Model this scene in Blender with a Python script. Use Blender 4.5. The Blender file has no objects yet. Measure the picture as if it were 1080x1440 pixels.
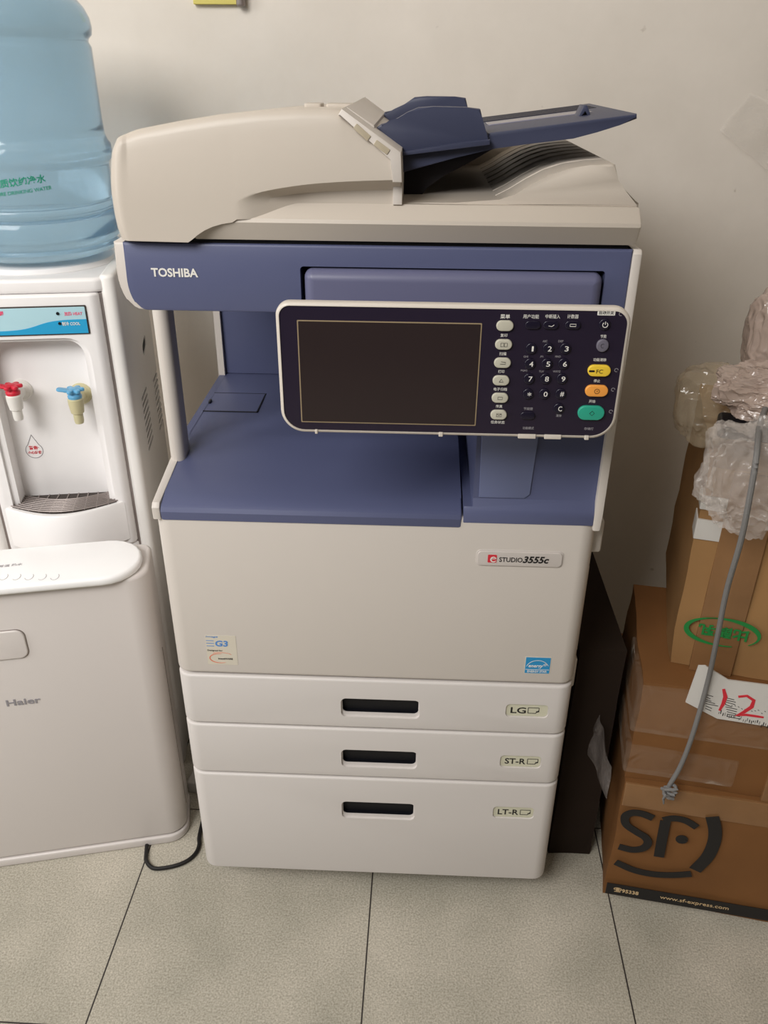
import bpy, bmesh, math, random
from mathutils import Vector, Matrix, noise
random.seed(7)
C = bpy.context.scene.collection
R = math.radians

# ------------------------------------------------------------------ camera
F = 1150.155
PITCH, YAW, ROLL = 0.497873, -0.0385434, 0.00732421
CAM = Vector((0.0493916, -0.9330528, 1.2719309))
fw = Vector((math.sin(YAW)*math.cos(PITCH), math.cos(YAW)*math.cos(PITCH), -math.sin(PITCH)))
rt = Vector((math.cos(YAW), -math.sin(YAW), 0))
up = rt.cross(fw)
rt, up = math.cos(ROLL)*rt+math.sin(ROLL)*up, -math.sin(ROLL)*rt+math.cos(ROLL)*up
cam = bpy.data.cameras.new('camera')
cam.sensor_fit = 'HORIZONTAL'; cam.sensor_width = 36; cam.lens = F/1080*36
cam.clip_start = 0.02
camo = bpy.data.objects.new('camera', cam); C.objects.link(camo)
M = Matrix((rt, up, -fw)).transposed().to_4x4(); M.translation = CAM
camo.matrix_world = M
bpy.context.scene.camera = camo

class Frame:                       # a thing's own axes: x right, y back, z up
    def __init__(s, x=0, y=0, z=0, deg=0):
        s.o = Vector((x, y, z)); s.a = R(deg)
        s.e = Vector((math.cos(s.a), math.sin(s.a), 0)); s.n = Vector((-math.sin(s.a), math.cos(s.a), 0))
    def at(s, u, v, yl=0.0):       # survey: photo point measured on the plane y = yl -> (x, z) in local metres
        d = rt*((u-540)/F) - up*((v-720)/F) + fw
        t = (yl-(CAM-s.o).dot(s.n))/d.dot(s.n); p = CAM+d*t-s.o
        return (p.dot(s.e), p.z)
W0 = Frame()

# ------------------------------------------------------------------ materials
def srgb(c):
    return tuple(((x/255)/12.92 if x/255 <= .04045 else ((x/255+.055)/1.055)**2.4) for x in c)
def mat(name, rgb, rough=.5, metal=0, spec=.5, bump=0, bscale=200, var=0, vscale=6, trans=0, ior=1.45, alpha=1, coat=0, emit=0):
    m = bpy.data.materials.new(name); m.use_nodes = True
    nt = m.node_tree; b = nt.nodes['Principled BSDF']
    c = srgb(rgb)
    b.inputs['Base Color'].default_value = (*c, 1)
    b.inputs['Roughness'].default_value = rough; b.inputs['Metallic'].default_value = metal
    b.inputs['Specular IOR Level'].default_value = spec
    b.inputs['Transmission Weight'].default_value = trans; b.inputs['IOR'].default_value = ior
    b.inputs['Alpha'].default_value = alpha; b.inputs['Coat Weight'].default_value = coat
    if bump or var:
        tc = nt.nodes.new('ShaderNodeTexCoord')
    if var:
        n = nt.nodes.new('ShaderNodeTexNoise'); n.inputs['Scale'].default_value = vscale; n.inputs['Detail'].default_value = 6
        nt.links.new(tc.outputs['Object'], n.inputs['Vector'])
        mx = nt.nodes.new('ShaderNodeMix'); mx.data_type = 'RGBA'
        mr = nt.nodes.new('ShaderNodeMapRange'); mr.inputs[1].default_value = .35; mr.inputs[2].default_value = .65
        nt.links.new(n.outputs['Fac'], mr.inputs[0]); nt.links.new(mr.outputs[0], mx.inputs[0])
        mx.inputs[6].default_value = (*[x*(1-var) for x in c], 1); mx.inputs[7].default_value = (*[min(1, x*(1+var*.6)) for x in c], 1)
        nt.links.new(mx.outputs[2], b.inputs['Base Color'])
    if bump:
        n2 = nt.nodes.new('ShaderNodeTexNoise'); n2.inputs['Scale'].default_value = bscale; n2.inputs['Detail'].default_value = 4
        nt.links.new(tc.outputs['Object'], n2.inputs['Vector'])
        bp = nt.nodes.new('ShaderNodeBump'); bp.inputs['Strength'].default_value = bump; bp.inputs['Distance'].default_value = .002
        nt.links.new(n2.outputs['Fac'], bp.inputs['Height']); nt.links.new(bp.outputs[0], b.inputs['Normal'])
    return m

M_CREAM = mat('cream plastic', (206, 198, 190), .42, bump=.05, bscale=900)
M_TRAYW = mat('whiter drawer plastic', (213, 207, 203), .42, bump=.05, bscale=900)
M_LID = mat('warm cream plastic', (193, 183, 171), .42, bump=.05, bscale=900)
M_BLUE = mat('slate blue plastic', (86, 91, 122), .42, bump=.06, bscale=900)
M_NAVY = mat('navy feeder plastic', (60, 64, 86), .42, bump=.06, bscale=900)
M_BLUE2 = mat('lighter slate blue plastic', (98, 99, 126), .38)
M_GAP = mat('dark gap plastic', (18, 17, 20), .6)
M_BLACK = mat('black plastic', (10, 11, 18), .4)
M_PANEL = mat('aubergine black gloss panel', (38, 31, 46), .18)
M_GLASS = mat('dark touch glass', (46, 37, 37), .14)
M_SCRIM = mat('screen edge line', (150, 132, 104), .4)
M_FRAME = mat('pale bezel plastic', (206, 197, 186), .3)
M_KEYPALE = mat('pale grey key', (188, 184, 168), .4)
M_KEYDARK = mat('dark key', (26, 22, 38), .25)
M_KEYGREY = mat('mid grey key', (104, 100, 112), .4)
M_YEL = mat('yellow key', (232, 196, 62), .35)
M_ORA = mat('orange key', (236, 158, 72), .35)
M_GRN = mat('teal green key', (46, 158, 132), .35)
M_INKW = mat('white print', (225, 222, 215), .5)
M_INKG = mat('grey print', (150, 146, 150), .5)
M_INKK = mat('black print', (28, 26, 26), .5)
M_INKB = mat('blue print', (88, 138, 200), .5)
M_INKR = mat('red print', (206, 44, 58), .5)
M_INKP = mat('pink print', (226, 88, 122), .5)
M_INKO = mat('salmon print', (222, 120, 88), .5)
M_INKGR = mat('green print', (32, 128, 60), .6)
M_INKT = mat('teal print', (22, 140, 110), .6)
M_BADGE = mat('silver badge', (198, 190, 184), .35)
M_STAR = mat('bright blue sticker', (40, 142, 196), .4)
M_STICK = mat('clear white sticker', (212, 204, 188), .3)
M_LABELG = mat('greenish paper label', (208, 205, 182), .6)
M_DISP = mat('white dispenser plastic', (240, 237, 236), .35, var=.03, vscale=9)
M_DISPS = mat('white painted side sheet', (236, 233, 229), .4, var=.04, vscale=7)
M_HAI = mat('white glossy enamel', (218, 211, 207), .3)
M_HAIL = mat('glossy white lid', (252, 251, 251), .25)
M_CHROME = mat('grey metal grille', (150, 140, 136), .4, metal=.5)
M_CYAN = mat('cyan panel print', (46, 158, 206), .3)
M_PALEB = mat('pale blue panel film', (176, 212, 222), .3)
M_FRED = mat('red tap lever', (208, 40, 62), .3)
M_FBLUE = mat('light blue tap lever', (96, 164, 204), .3)
M_TAPW = mat('white tap', (226, 222, 216), .3)
M_TAPY = mat('yellowed tap', (196, 188, 150), .35)
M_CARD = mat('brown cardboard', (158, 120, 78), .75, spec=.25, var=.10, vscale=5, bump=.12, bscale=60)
M_CARD2 = mat('reddish cardboard', (124, 84, 48), .7, spec=.25, var=.14, vscale=4, bump=.12, bscale=60)  # lower boxes: the weak light near the floor is put into this brown
M_CARDD = mat('shadow dark cardboard', (44, 34, 27), .85, spec=.2, var=.2, vscale=5)  # near-black: deep shadow of the gap put into the colour
M_TAPE = mat('shiny brown packing tape', (136, 100, 66), .25, var=.1, vscale=12, bump=.5, bscale=35)
M_TANP = mat('tan print', (206, 178, 136), .6)
M_PAPER = mat('white paper label', (206, 202, 196), .6)
M_ROPE = mat('grey cord', (118, 116, 114), .7, bump=.4, bscale=400)
M_CABLE = mat('black cable', (26, 24, 24), .5)
M_PLUG = mat('white plug plastic', (196, 192, 186), .5)
M_YPAPER = mat('yellow notice paper', (214, 200, 110), .6)
M_SIGN = mat('dark grille', (60, 52, 48), .6)

def film_mat(name, tint, lo, hi, rough=.12, scale=20, bump=1.0):
    # crinkled clear film: see-through where it lies flat, whitish along the folds, their glints put into the opacity
    m = bpy.data.materials.new(name); m.use_nodes = True; nt = m.node_tree; b = nt.nodes['Principled BSDF']
    b.inputs['Base Color'].default_value = (*srgb(tint), 1); b.inputs['Roughness'].default_value = rough
    b.inputs['Specular IOR Level'].default_value = .8
    tc = nt.nodes.new('ShaderNodeTexCoord'); n = nt.nodes.new('ShaderNodeTexNoise')
    n.noise_type = 'RIDGED_MULTIFRACTAL'; n.inputs['Scale'].default_value = scale; n.inputs['Detail'].default_value = 5; n.inputs['Distortion'].default_value = 1.2
    nt.links.new(tc.outputs['Object'], n.inputs['Vector'])
    bp = nt.nodes.new('ShaderNodeBump'); bp.inputs['Strength'].default_value = bump; bp.inputs['Distance'].default_value = .006
    nt.links.new(n.outputs['Fac'], bp.inputs['Height']); nt.links.new(bp.outputs[0], b.inputs['Normal'])
    mr = nt.nodes.new('ShaderNodeMapRange'); mr.inputs[1].default_value = .35; mr.inputs[2].default_value = 1.15
    mr.inputs[3].default_value = lo; mr.inputs[4].default_value = hi
    nt.links.new(n.outputs['Fac'], mr.inputs[0]); nt.links.new(mr.outputs[0], b.inputs['Alpha'])
    return m
M_BUBBLE = film_mat('white bubble film', (214, 205, 198), .28, .95, .10, 22, 1.2)
M_AMBER = film_mat('cloudy clear bag', (186, 168, 140), .42, .95, .10, 18, 1.4)
M_FOAM = film_mat('pinkish grey stretch wrap', (186, 166, 154), .72, 1.0, .2, 30, 1.2)
M_SCRAP = film_mat('smoky grey film', (170, 160, 154), .35, .8, .2, 26, .8)
M_CLEAR = film_mat('clear tape film', (228, 216, 200), .06, .85, .08, 24, 1.6)
M_WALLFILM = film_mat('clear sheet on the wall', (252, 247, 240), .10, .95, .22, 14, .35)

def bottle_mat():
    m = mat('blue translucent bottle', (166, 200, 222), .10, trans=.74, ior=1.3)
    return m
M_BOT = bottle_mat()
M_WATER = mat('water', (186, 222, 232), .02, trans=1, ior=1.2)

def floor_mat():
    m = bpy.data.materials.new('speckled beige tile'); m.use_nodes = True; nt = m.node_tree; b = nt.nodes['Principled BSDF']
    N = nt.nodes.new; L = nt.links.new
    tc = N('ShaderNodeTexCoord')
    def ramp(fac, stops):
        r = N('ShaderNodeValToRGB'); L(fac, r.inputs[0]); e = r.color_ramp.elements
        e[0].position, e[0].color = stops[0][0], (*srgb(stops[0][1]), 1); e[1].position, e[1].color = stops[1][0], (*srgb(stops[1][1]), 1)
        for p, c in stops[2:]:
            k = e.new(p); k.color = (*srgb(c), 1)
        return r
    n = N('ShaderNodeTexNoise'); n.inputs['Scale'].default_value = 330; n.inputs['Detail'].default_value = 4; n.inputs['Roughness'].default_value = .7
    L(tc.outputs['Object'], n.inputs['Vector'])
    r1 = ramp(n.outputs['Fac'], [(.33, (158, 153, 142)), (.68, (219, 214, 204))])
    n2 = N('ShaderNodeTexNoise'); n2.inputs['Scale'].default_value = 5; n2.inputs['Detail'].default_value = 5
    L(tc.outputs['Object'], n2.inputs['Vector'])
    r2 = ramp(n2.outputs['Fac'], [(.3, (214, 214, 206)), (.7, (255, 252, 246))])
    mx = N('ShaderNodeMix'); mx.data_type = 'RGBA'; mx.blend_type = 'MULTIPLY'; mx.inputs[0].default_value = 1
    L(r1.outputs[0], mx.inputs[6]); L(r2.outputs[0], mx.inputs[7])
    # joints
    rot = N('ShaderNodeMapping'); rot.inputs['Rotation'].default_value = (0, 0, 0.011); rot.inputs['Location'].default_value = (.00445, -.17, 0)
    L(tc.outputs['Object'], rot.inputs['Vector']); sp = N('ShaderNodeSeparateXYZ'); L(rot.outputs[0], sp.inputs[0])
    def joint(out):
        d = N('ShaderNodeMath'); d.operation = 'DIVIDE'; L(out, d.inputs[0]); d.inputs[1].default_value = .41542
        a = N('ShaderNodeMath'); a.operation = 'ADD'; L(d.outputs[0], a.inputs[0]); a.inputs[1].default_value = .5
        f = N('ShaderNodeMath'); f.operation = 'FRACT'; L(a.outputs[0], f.inputs[0])
        s = N('ShaderNodeMath'); s.operation = 'SUBTRACT'; L(f.outputs[0], s.inputs[0]); s.inputs[1].default_value = .5
        b_ = N('ShaderNodeMath'); b_.operation = 'ABSOLUTE'; L(s.outputs[0], b_.inputs[0])
        c = N('ShaderNodeMath'); c.operation = 'LESS_THAN'; L(b_.outputs[0], c.inputs[0]); c.inputs[1].default_value = .0030
        return c
    jx, jy = joint(sp.outputs[0]), joint(sp.outputs[1])
    mm = N('ShaderNodeMath'); mm.operation = 'MAXIMUM'; L(jx.outputs[0], mm.inputs[0]); L(jy.outputs[0], mm.inputs[1])
    mj = N('ShaderNodeMix'); mj.data_type = 'RGBA'; L(mm.outputs[0], mj.inputs[0]); L(mx.outputs[2], mj.inputs[6]); mj.inputs[7].default_value = (*srgb((52, 46, 44)), 1)
    L(mj.outputs[2], b.inputs['Base Color']); b.inputs['Roughness'].default_value = .48; b.inputs['Specular IOR Level'].default_value = .4
    bp = N('ShaderNodeBump'); bp.inputs['Strength'].default_value = .12; bp.inputs['Distance'].default_value = .001
    L(n.outputs['Fac'], bp.inputs['Height']); L(bp.outputs[0], b.inputs['Normal'])
    return m
def wall_mat():
    m = bpy.data.materials.new('cream wall paint'); m.use_nodes = True; nt = m.node_tree; b = nt.nodes['Principled BSDF']
    N = nt.nodes.new; L = nt.links.new
    tc = N('ShaderNodeTexCoord'); n = N('ShaderNodeTexNoise'); n.inputs['Scale'].default_value = 2.6; n.inputs['Detail'].default_value = 7; n.inputs['Roughness'].default_value = .6
    L(tc.outputs['Object'], n.inputs['Vector'])
    r = N('ShaderNodeValToRGB'); L(n.outputs['Fac'], r.inputs[0]); e = r.color_ramp.elements
    e[0].position, e[0].color = .32, (*srgb((216, 208, 197)), 1); e[1].position, e[1].color = .66, (*srgb((230, 222, 212)), 1)
    n3 = N('ShaderNodeTexNoise'); n3.inputs['Scale'].default_value = 26; n3.inputs['Detail'].default_value = 3
    L(tc.outputs['Object'], n3.inputs['Vector'])
    r3 = N('ShaderNodeValToRGB'); L(n3.outputs['Fac'], r3.inputs[0]); e = r3.color_ramp.elements
    e[0].position, e[0].color = .20, (.62, .58, .54, 1); e[1].position, e[1].color = .27, (1, 1, 1, 1)
    mx = N('ShaderNodeMix'); mx.data_type = 'RGBA'; mx.blend_type = 'MULTIPLY'; mx.inputs[0].default_value = 1
    L(r.outputs[0], mx.inputs[6]); L(r3.outputs[0], mx.inputs[7]); L(mx.outputs[2], b.inputs['Base Color'])
    b.inputs['Roughness'].default_value = .7; b.inputs['Specular IOR Level'].default_value = .3
    n2 = N('ShaderNodeTexNoise'); n2.inputs['Scale'].default_value = 60; L(tc.outputs['Object'], n2.inputs['Vector'])
    bp = N('ShaderNodeBump'); bp.inputs['Strength'].default_value = .08; bp.inputs['Distance'].default_value = .003
    L(n2.outputs['Fac'], bp.inputs['Height']); L(bp.outputs[0], b.inputs['Normal'])
    return m

# ------------------------------------------------------------------ mesh helpers
FRONT = Matrix(((1, 0, 0, 0), (0, 0, -1, 0), (0, 1, 0, 0), (0, 0, 0, 1)))     # local x,y,z -> x, -z(depth), y
def T(x, y, z): return Matrix.Translation((x, y, z))
def obj(name, bm, m, parent=None, smooth=True, angle=35):
    me = bpy.data.meshes.new(name)
    if isinstance(bm, bpy.types.Mesh): me = bm
    else:
        bmesh.ops.recalc_face_normals(bm, faces=bm.faces); bm.to_mesh(me); bm.free()
    me.materials.clear(); me.materials.append(m)
    if smooth:
        for p in me.polygons: p.use_smooth = True
        try: me.set_sharp_from_angle(angle=R(angle))
        except Exception: pass
    o = bpy.data.objects.new(name, me); C.objects.link(o)
    if parent: o.parent = parent
    return o
def tag(o, label=None, cat=None, group=None, kind=None):
    for k, v in (('label', label), ('category', cat), ('group', group), ('kind', kind)):
        if v: o[k] = v
    return o
def thing(name, label, cat, loc=(0, 0, 0), deg=0, group=None):
    o = bpy.data.objects.new(name, None); C.objects.link(o); o.empty_display_size = .05
    o.location = loc; o.rotation_euler = (0, 0, R(deg)); return tag(o, label, cat, group)

def rr(w, h, r, inset=0, n=6):
    rs = r if isinstance(r, (tuple, list)) else (r,)*4                        # TL TR BR BL
    a, b = w/2-inset, h/2-inset; pts = []
    for (sx, sy, a0), q in zip(((1, 1, 0), (-1, 1, 90), (-1, -1, 180), (1, -1, 270)), (rs[1], rs[0], rs[3], rs[2])):
        q = max(min(q-inset, a, b), 1e-5)
        for k in range(n+1):
            t = R(a0+90*k/n); pts.append((sx*(a-q)+q*math.cos(t), sy*(b-q)+q*math.sin(t)))
    return pts
def rprism(bm, w, h, r, d, b=0, b0=0, Mx=None, seg=4, n=6):
    rings = []
    if b0:
        for k in range(seg): t = math.pi/2*k/seg; rings.append((b0*(1-math.sin(t)), b0*(1-math.cos(t))))
        rings.append((0, b0))
    else: rings.append((0, 0))
    if b:
        for k in range(seg+1): t = math.pi/2*k/seg; rings.append((b*(1-math.cos(t)), d-b+b*math.sin(t)))
    else: rings.append((0, d))
    vs = []
    for ins, z in rings:
        vs.append([bm.verts.new((Mx @ Vector((x, y, z))) if Mx else (x, y, z)) for x, y in rr(w, h, r, ins, n)])
    k = len(vs[0])
    for A, B in zip(vs, vs[1:]):
        for i in range(k): bm.faces.new((A[i], A[(i+1) % k], B[(i+1) % k], B[i]))
    bm.faces.new(vs[0][::-1]); bm.faces.new(vs[-1]); return bm
def rbox(bm, x0, x1, y0, y1, z0, z1, rf=.002, bev=.002, rb=None):
    """box with vertical edges rounded (front radius rf, back rb) and top/bottom edges bevelled"""
    rb = rf if rb is None else rb
    return rprism(bm, x1-x0, y1-y0, (rb, rb, rf, rf), z1-z0, bev, bev, T((x0+x1)/2, (y0+y1)/2, z0))
def fplate(bm, x0, x1, z0, z1, y, d, r=.002, b=.001, n=6):
    """rounded plate facing the viewer: front at y-d, back at y"""
    return rprism(bm, x1-x0, z1-z0, r, d, b, 0, T((x0+x1)/2, y, (z0+z1)/2) @ FRONT, n=n)
def poly_prism(bm, pts, y0, y1, bevel=0, seg=2, front_only=True):
    """polygon in x,z extruded from y0 (front) to y1"""
    a = [bm.verts.new((x, y0, z)) for x, z in pts]; b = [bm.verts.new((x, y1, z)) for x, z in pts]; n = len(pts)
    f0 = bm.faces.new(a); f1 = bm.faces.new(b[::-1])
    for i in range(n): bm.faces.new((a[(i+1) % n], a[i], b[i], b[(i+1) % n]))
    if bevel:
        es = set(f0.edges) | (set() if front_only else set(f1.edges))
        bmesh.ops.bevel(bm, geom=list(es), offset=bevel, segments=seg, affect='EDGES', profile=.5)
    return bm
def prof_x(bm, pts, x0, x1, bevel=0, seg=2):
    """polygon in y,z extruded along x"""
    a = [bm.verts.new((x0, y, z)) for y, z in pts]; b = [bm.verts.new((x1, y, z)) for y, z in pts]; n = len(pts)
    f0 = bm.faces.new(a); f1 = bm.faces.new(b[::-1])
    for i in range(n): bm.faces.new((a[(i+1) % n], a[i], b[i], b[(i+1) % n]))
    if bevel: bmesh.ops.bevel(bm, geom=list(set(f0.edges) | set(f1.edges)), offset=bevel, segments=seg, affect='EDGES', profile=.5)
    return bm
def tube(bm, pts, r, n=10, caps=True):
    P = [Vector(p) for p in pts]; rings = []; up0 = Vector((.13, .2, 1)).normalized()
    for i, p in enumerate(P):
        t = (P[min(i+1, len(P)-1)]-P[max(i-1, 0)]).normalized()
        a = t.cross(up0)
        if a.length < 1e-3: a = t.cross(Vector((1, 0, 0)))
        a.normalize(); b = t.cross(a); q = r[i] if isinstance(r, (list, tuple)) else r
        rings.append([bm.verts.new(p+a*q*math.cos(2*math.pi*k/n)+b*q*math.sin(2*math.pi*k/n)) for k in range(n)])
    for A, B in zip(rings, rings[1:]):
        for k in range(n): bm.faces.new((A[k], A[(k+1) % n], B[(k+1) % n], B[k]))
    if caps: bm.faces.new(rings[0][::-1]); bm.faces.new(rings[-1])
    return bm
def lathe(bm, prof, n=64, Mx=None):
    rings = []
    for r, z in prof:
        rings.append([bm.verts.new((Mx or Matrix()) @ Vector((r*math.cos(2*math.pi*k/n), r*math.sin(2*math.pi*k/n), z))) for k in range(n)])
    for A, B in zip(rings, rings[1:]):
        for k in range(n): bm.faces.new((A[k], A[(k+1) % n], B[(k+1) % n], B[k]))
    bm.faces.new(rings[0][::-1]); bm.faces.new(rings[-1]); return bm
def spline(P, n=12):
    P = [Vector(p) for p in P]; Q = [P[0]*2-P[1]]+P+[P[-1]*2-P[-2]]; out = []
    for i in range(1, len(Q)-2):
        a, b, c, d = Q[i-1:i+3]
        for k in range(n):
            t = k/n; out.append(.5*((2*b)+(-a+c)*t+(2*a-5*b+4*c-d)*t*t+(-a+3*b-3*c+d)*t**3))
    return out+[P[-1]]
def boolean(bm_a, cutters):
    """mesh of bm_a with the cutter solids taken away"""
    me = bpy.data.meshes.new('tmp'); bmesh.ops.recalc_face_normals(bm_a, faces=bm_a.faces); bm_a.to_mesh(me); bm_a.free()
    o = bpy.data.objects.new('tmp', me); C.objects.link(o); tmp = [o]
    for cb in cutters:
        cm = bpy.data.meshes.new('tmpc'); bmesh.ops.recalc_face_normals(cb, faces=cb.faces); cb.to_mesh(cm); cb.free()
        c = bpy.data.objects.new('tmpc', cm); C.objects.link(c); tmp.append(c)
        md = o.modifiers.new('b', 'BOOLEAN'); md.operation = 'DIFFERENCE'; md.solver = 'EXACT'; md.object = c
    dg = bpy.context.evaluated_depsgraph_get(); dg.update()
    res = bpy.data.meshes.new_from_object(o.evaluated_get(dg))
    for t in tmp: bpy.data.objects.remove(t, do_unlink=True)
    return res
def text_mesh(s, bold=0, shear=0, spacing=1):
    cu = bpy.data.curves.new('t', 'FONT'); cu.body = s; cu.size = 1; cu.offset = bold; cu.shear = shear; cu.space_character = spacing; cu.resolution_u = 3
    o = bpy.data.objects.new('t', cu); C.objects.link(o)
    dg = bpy.context.evaluated_depsgraph_get(); dg.update()
    me = bpy.data.meshes.new_from_object(o.evaluated_get(dg)); bpy.data.objects.remove(o, do_unlink=True)
    return me
def add_text(bm, s, cx, cy, w, h, z=0, bold=0, shear=0, d=.0003, Mx=None, flip=False, spacing=1):
    """text filling the box w x h centred on (cx, cy) in the local x,y plane, raised to z (thickness d)"""
    me = text_mesh(s, bold, shear, spacing); t = bmesh.new(); t.from_mesh(me); bpy.data.meshes.remove(me)
    xs = [v.co.x for v in t.verts]; ys = [v.co.y for v in t.verts]
    if not xs: t.free(); return bm
    x0, x1, y0, y1 = min(xs), max(xs), min(ys), max(ys)
    sx = w/max(x1-x0, 1e-6); sy = (h/max(y1-y0, 1e-6)) if h else sx
    if not w: sx = sy
    for v in t.verts:
        x = (v.co.x-(x0+x1)/2)*sx; y = (v.co.y-(y0+y1)/2)*sy
        if flip: x, y = -x, -y
        v.co = Vector((cx+x, cy+y, z))
    if d:
        g = bmesh.ops.extrude_face_region(t, geom=t.faces[:])
        bmesh.ops.translate(t, verts=[e for e in g['geom'] if isinstance(e, bmesh.types.BMVert)], vec=(0, 0, d))
    if Mx: bmesh.ops.transform(t, matrix=Mx, verts=t.verts)
    me = bpy.data.meshes.new('x'); t.to_mesh(me); t.free(); bm.from_mesh(me); bpy.data.meshes.remove(me); return bm
def stroke(bm, pts, w, d=.0003, Mx=None, z=0):
    """flat printed line of width w (number or per-point list) through x,y points"""
    P = [Vector((p[0], p[1], 0)) for p in pts]; A = []; B = []
    for i, p in enumerate(P):
        t = (P[min(i+1, len(P)-1)]-P[max(i-1, 0)]).normalized(); n = Vector((-t.y, t.x, 0)); q = (w[i] if isinstance(w, (list, tuple)) else w)/2
        A.append(p+n*q); B.append(p-n*q)
    up_ = Vector((0, 0, z+d)); lo = Vector((0, 0, z)); X = (lambda v: Mx @ v) if Mx else (lambda v: v)
    v = [[bm.verts.new(X(a+k)) for a in L_] for L_, k in ((A, up_), (B, up_), (B, lo), (A, lo))]
    for i in range(len(P)-1):
        for j in range(4): bm.faces.new((v[j][i], v[j][i+1], v[(j+1) % 4][i+1], v[(j+1) % 4][i]))
    bm.faces.new([v[j][0] for j in range(4)]); bm.faces.new([v[j][-1] for j in range(3, -1, -1)]); return bm
def arc(cx, cy, rx, ry, a0, a1, n=20):
    return [(cx+rx*math.cos(R(a0+(a1-a0)*k/n)), cy+ry*math.sin(R(a0+(a1-a0)*k/n))) for k in range(n+1)]
def on(y): return T(0, y, 0) @ FRONT          # prints drawn in (x, z) on the vertical plane y

# ------------------------------------------------------------------ setting
b = bmesh.new(); rbox(b, -2.6, 2.2, -3.0, .80, -.05, 0, .001, .0005)
tag(obj('floor', b, floor_mat(), None, False), kind='structure')
WY = .70
b = bmesh.new(); rbox(b, -2.6, 2.2, WY, WY+.1, -.05, 2.8, .001, .0005)
tag(obj('wall_back', b, wall_mat(), None, False), kind='structure')
b = bmesh.new(); rbox(b, 2.2, 2.3, -3.0, .80, -.05, 2.8, .001, .0005)
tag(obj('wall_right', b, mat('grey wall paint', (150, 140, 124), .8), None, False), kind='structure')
b = bmesh.new(); rbox(b, -2.6, 2.3, -3.0, .80, 2.8, 2.9, .001, .0005)
tag(obj('ceiling', b, mat('ceiling paint', (215, 208, 196), .8), None, False), kind='structure')

# ------------------------------------------------------------------ PRINTER
pr = thing('office_printer', 'tall cream and slate-blue multifunction office printer with tilted control panel and three paper drawers', 'printer')
# cabinet core
b = bmesh.new(); rbox(b, -.286, .286, .020, .585, .062, .745, .012, .004)
obj('cabinet', b, M_CREAM, pr)
b = bmesh.new(); rbox(b, -.2835, .2835, .012, .03, .064, .755, .01, .002)
obj('gap_liner', b, M_GAP, pr)
HX0, HX1 = .0, .0
def front_panel(name, z0, z1, handle=None, label=None, rf=.022, bev=.004):
    b = bmesh.new(); rbox(b, -.2925, .2925, 0, .045, z0, z1, rf, bev, .004); cuts = []
    kids = []
    if handle:
        hx0, hx1, hz0, hz1 = handle
        c = bmesh.new(); fplate(c, hx0-.002, hx1+.002, hz0-.006, hz1, .004, .01, .008, 0); cuts.append(c)
        c = bmesh.new(); fplate(c, hx0, hx1, hz0, hz1-.001, .032, .05, .007, 0); cuts.append(c)
    if label:
        lx0, lx1, lz0, lz1, s = label
        c = bmesh.new(); fplate(c, lx0, lx1, lz0, lz1, .0025, .01, .007, 0); cuts.append(c)
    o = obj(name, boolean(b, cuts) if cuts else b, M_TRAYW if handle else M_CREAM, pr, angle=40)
    if handle:
        q = bmesh.new(); y1 = .0315
        fplate(q, hx0+.0003, hx1-.0003, hz0+.0003, hz1-.0013, y1, .0025, .007, 0)
        tag(obj('handle_recess', q, M_BLACK, o), 'black hand recess')
        # dark liner round the recess
        q = bmesh.new(); ring = rr(hx1-hx0-.0004, hz1-hz0-.0014, .007); cx, cz = (hx0+hx1)/2, (hz0+hz1-.001)/2
        A = [q.verts.new((cx+x, .0052, cz+z)) for x, z in ring]; B = [q.verts.new((cx+x, .0315, cz+z)) for x, z in ring]
        for i in range(len(A)): q.faces.new((A[i], A[(i+1) % len(A)], B[(i+1) % len(A)], B[i]))
        obj('recess_liner', q, M_BLACK, o)
    if label:
        q = bmesh.new(); fplate(q, lx0+.001, lx1-.001, lz0+.001, lz1-.001, .0024, .0004, .006, 0); tag(obj('size_label', q, M_LABELG, o), 'pale paper-size label')
        q = bmesh.new(); cw = lx1-lx0; zc = (lz0+lz1)/2
        tw = cw*(.36 if len(s) == 2 else .50); add_text(q, s, lx0+cw*.12+tw/2, zc-.0006, tw, .0115, .0022, .015, 0, .0003, on(.0042))
        x0 = lx0+cw*.12+tw+.003; x1 = x0+.0160
        Mx = on(.0020)
        for pts in ([(x0, zc-.0055), (x0, zc+.0050)], [(x0, zc+.0050), (x1, zc+.0050)], [(x1, zc+.0050), (x1, zc-.0012)], [(x0, zc-.0055), (x1-.004, zc-.0055)]): stroke(q, pts, .0009, .0003, Mx)
        stroke(q, [(x1-.004, zc-.0055), (x1-.0032, zc-.0012)], .0009, .0003, Mx); stroke(q, [(x1-.004, zc-.0042), (x1, zc-.0012)], [.0002, .0032], .0003, Mx)
        obj('size_lettering', q, M_INKK, o)
    return o
def hz(u0, v0, u1, v1):
    a = W0.at(u0, v0); c = W0.at(u1, v1); return (a[0], c[0], c[1], a[1])
door = front_panel('front_door', .4862, .7585, None, None, .024, .006)
front_panel('paper_drawer', .3895, .4825, hz(481, 982, 588, 1007), (*hz(712, 990, 770, 1010), 'LG'))
front_panel('paper_drawer', .2865, .3862, hz(481.5, 1054, 584.5, 1078), (*hz(704, 1062, 760, 1081), 'ST-R'))
front_panel('paper_drawer', .060, .2828, hz(482, 1127, 581, 1150), (*hz(694, 1134, 750, 1152), 'LT-R'))
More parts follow.
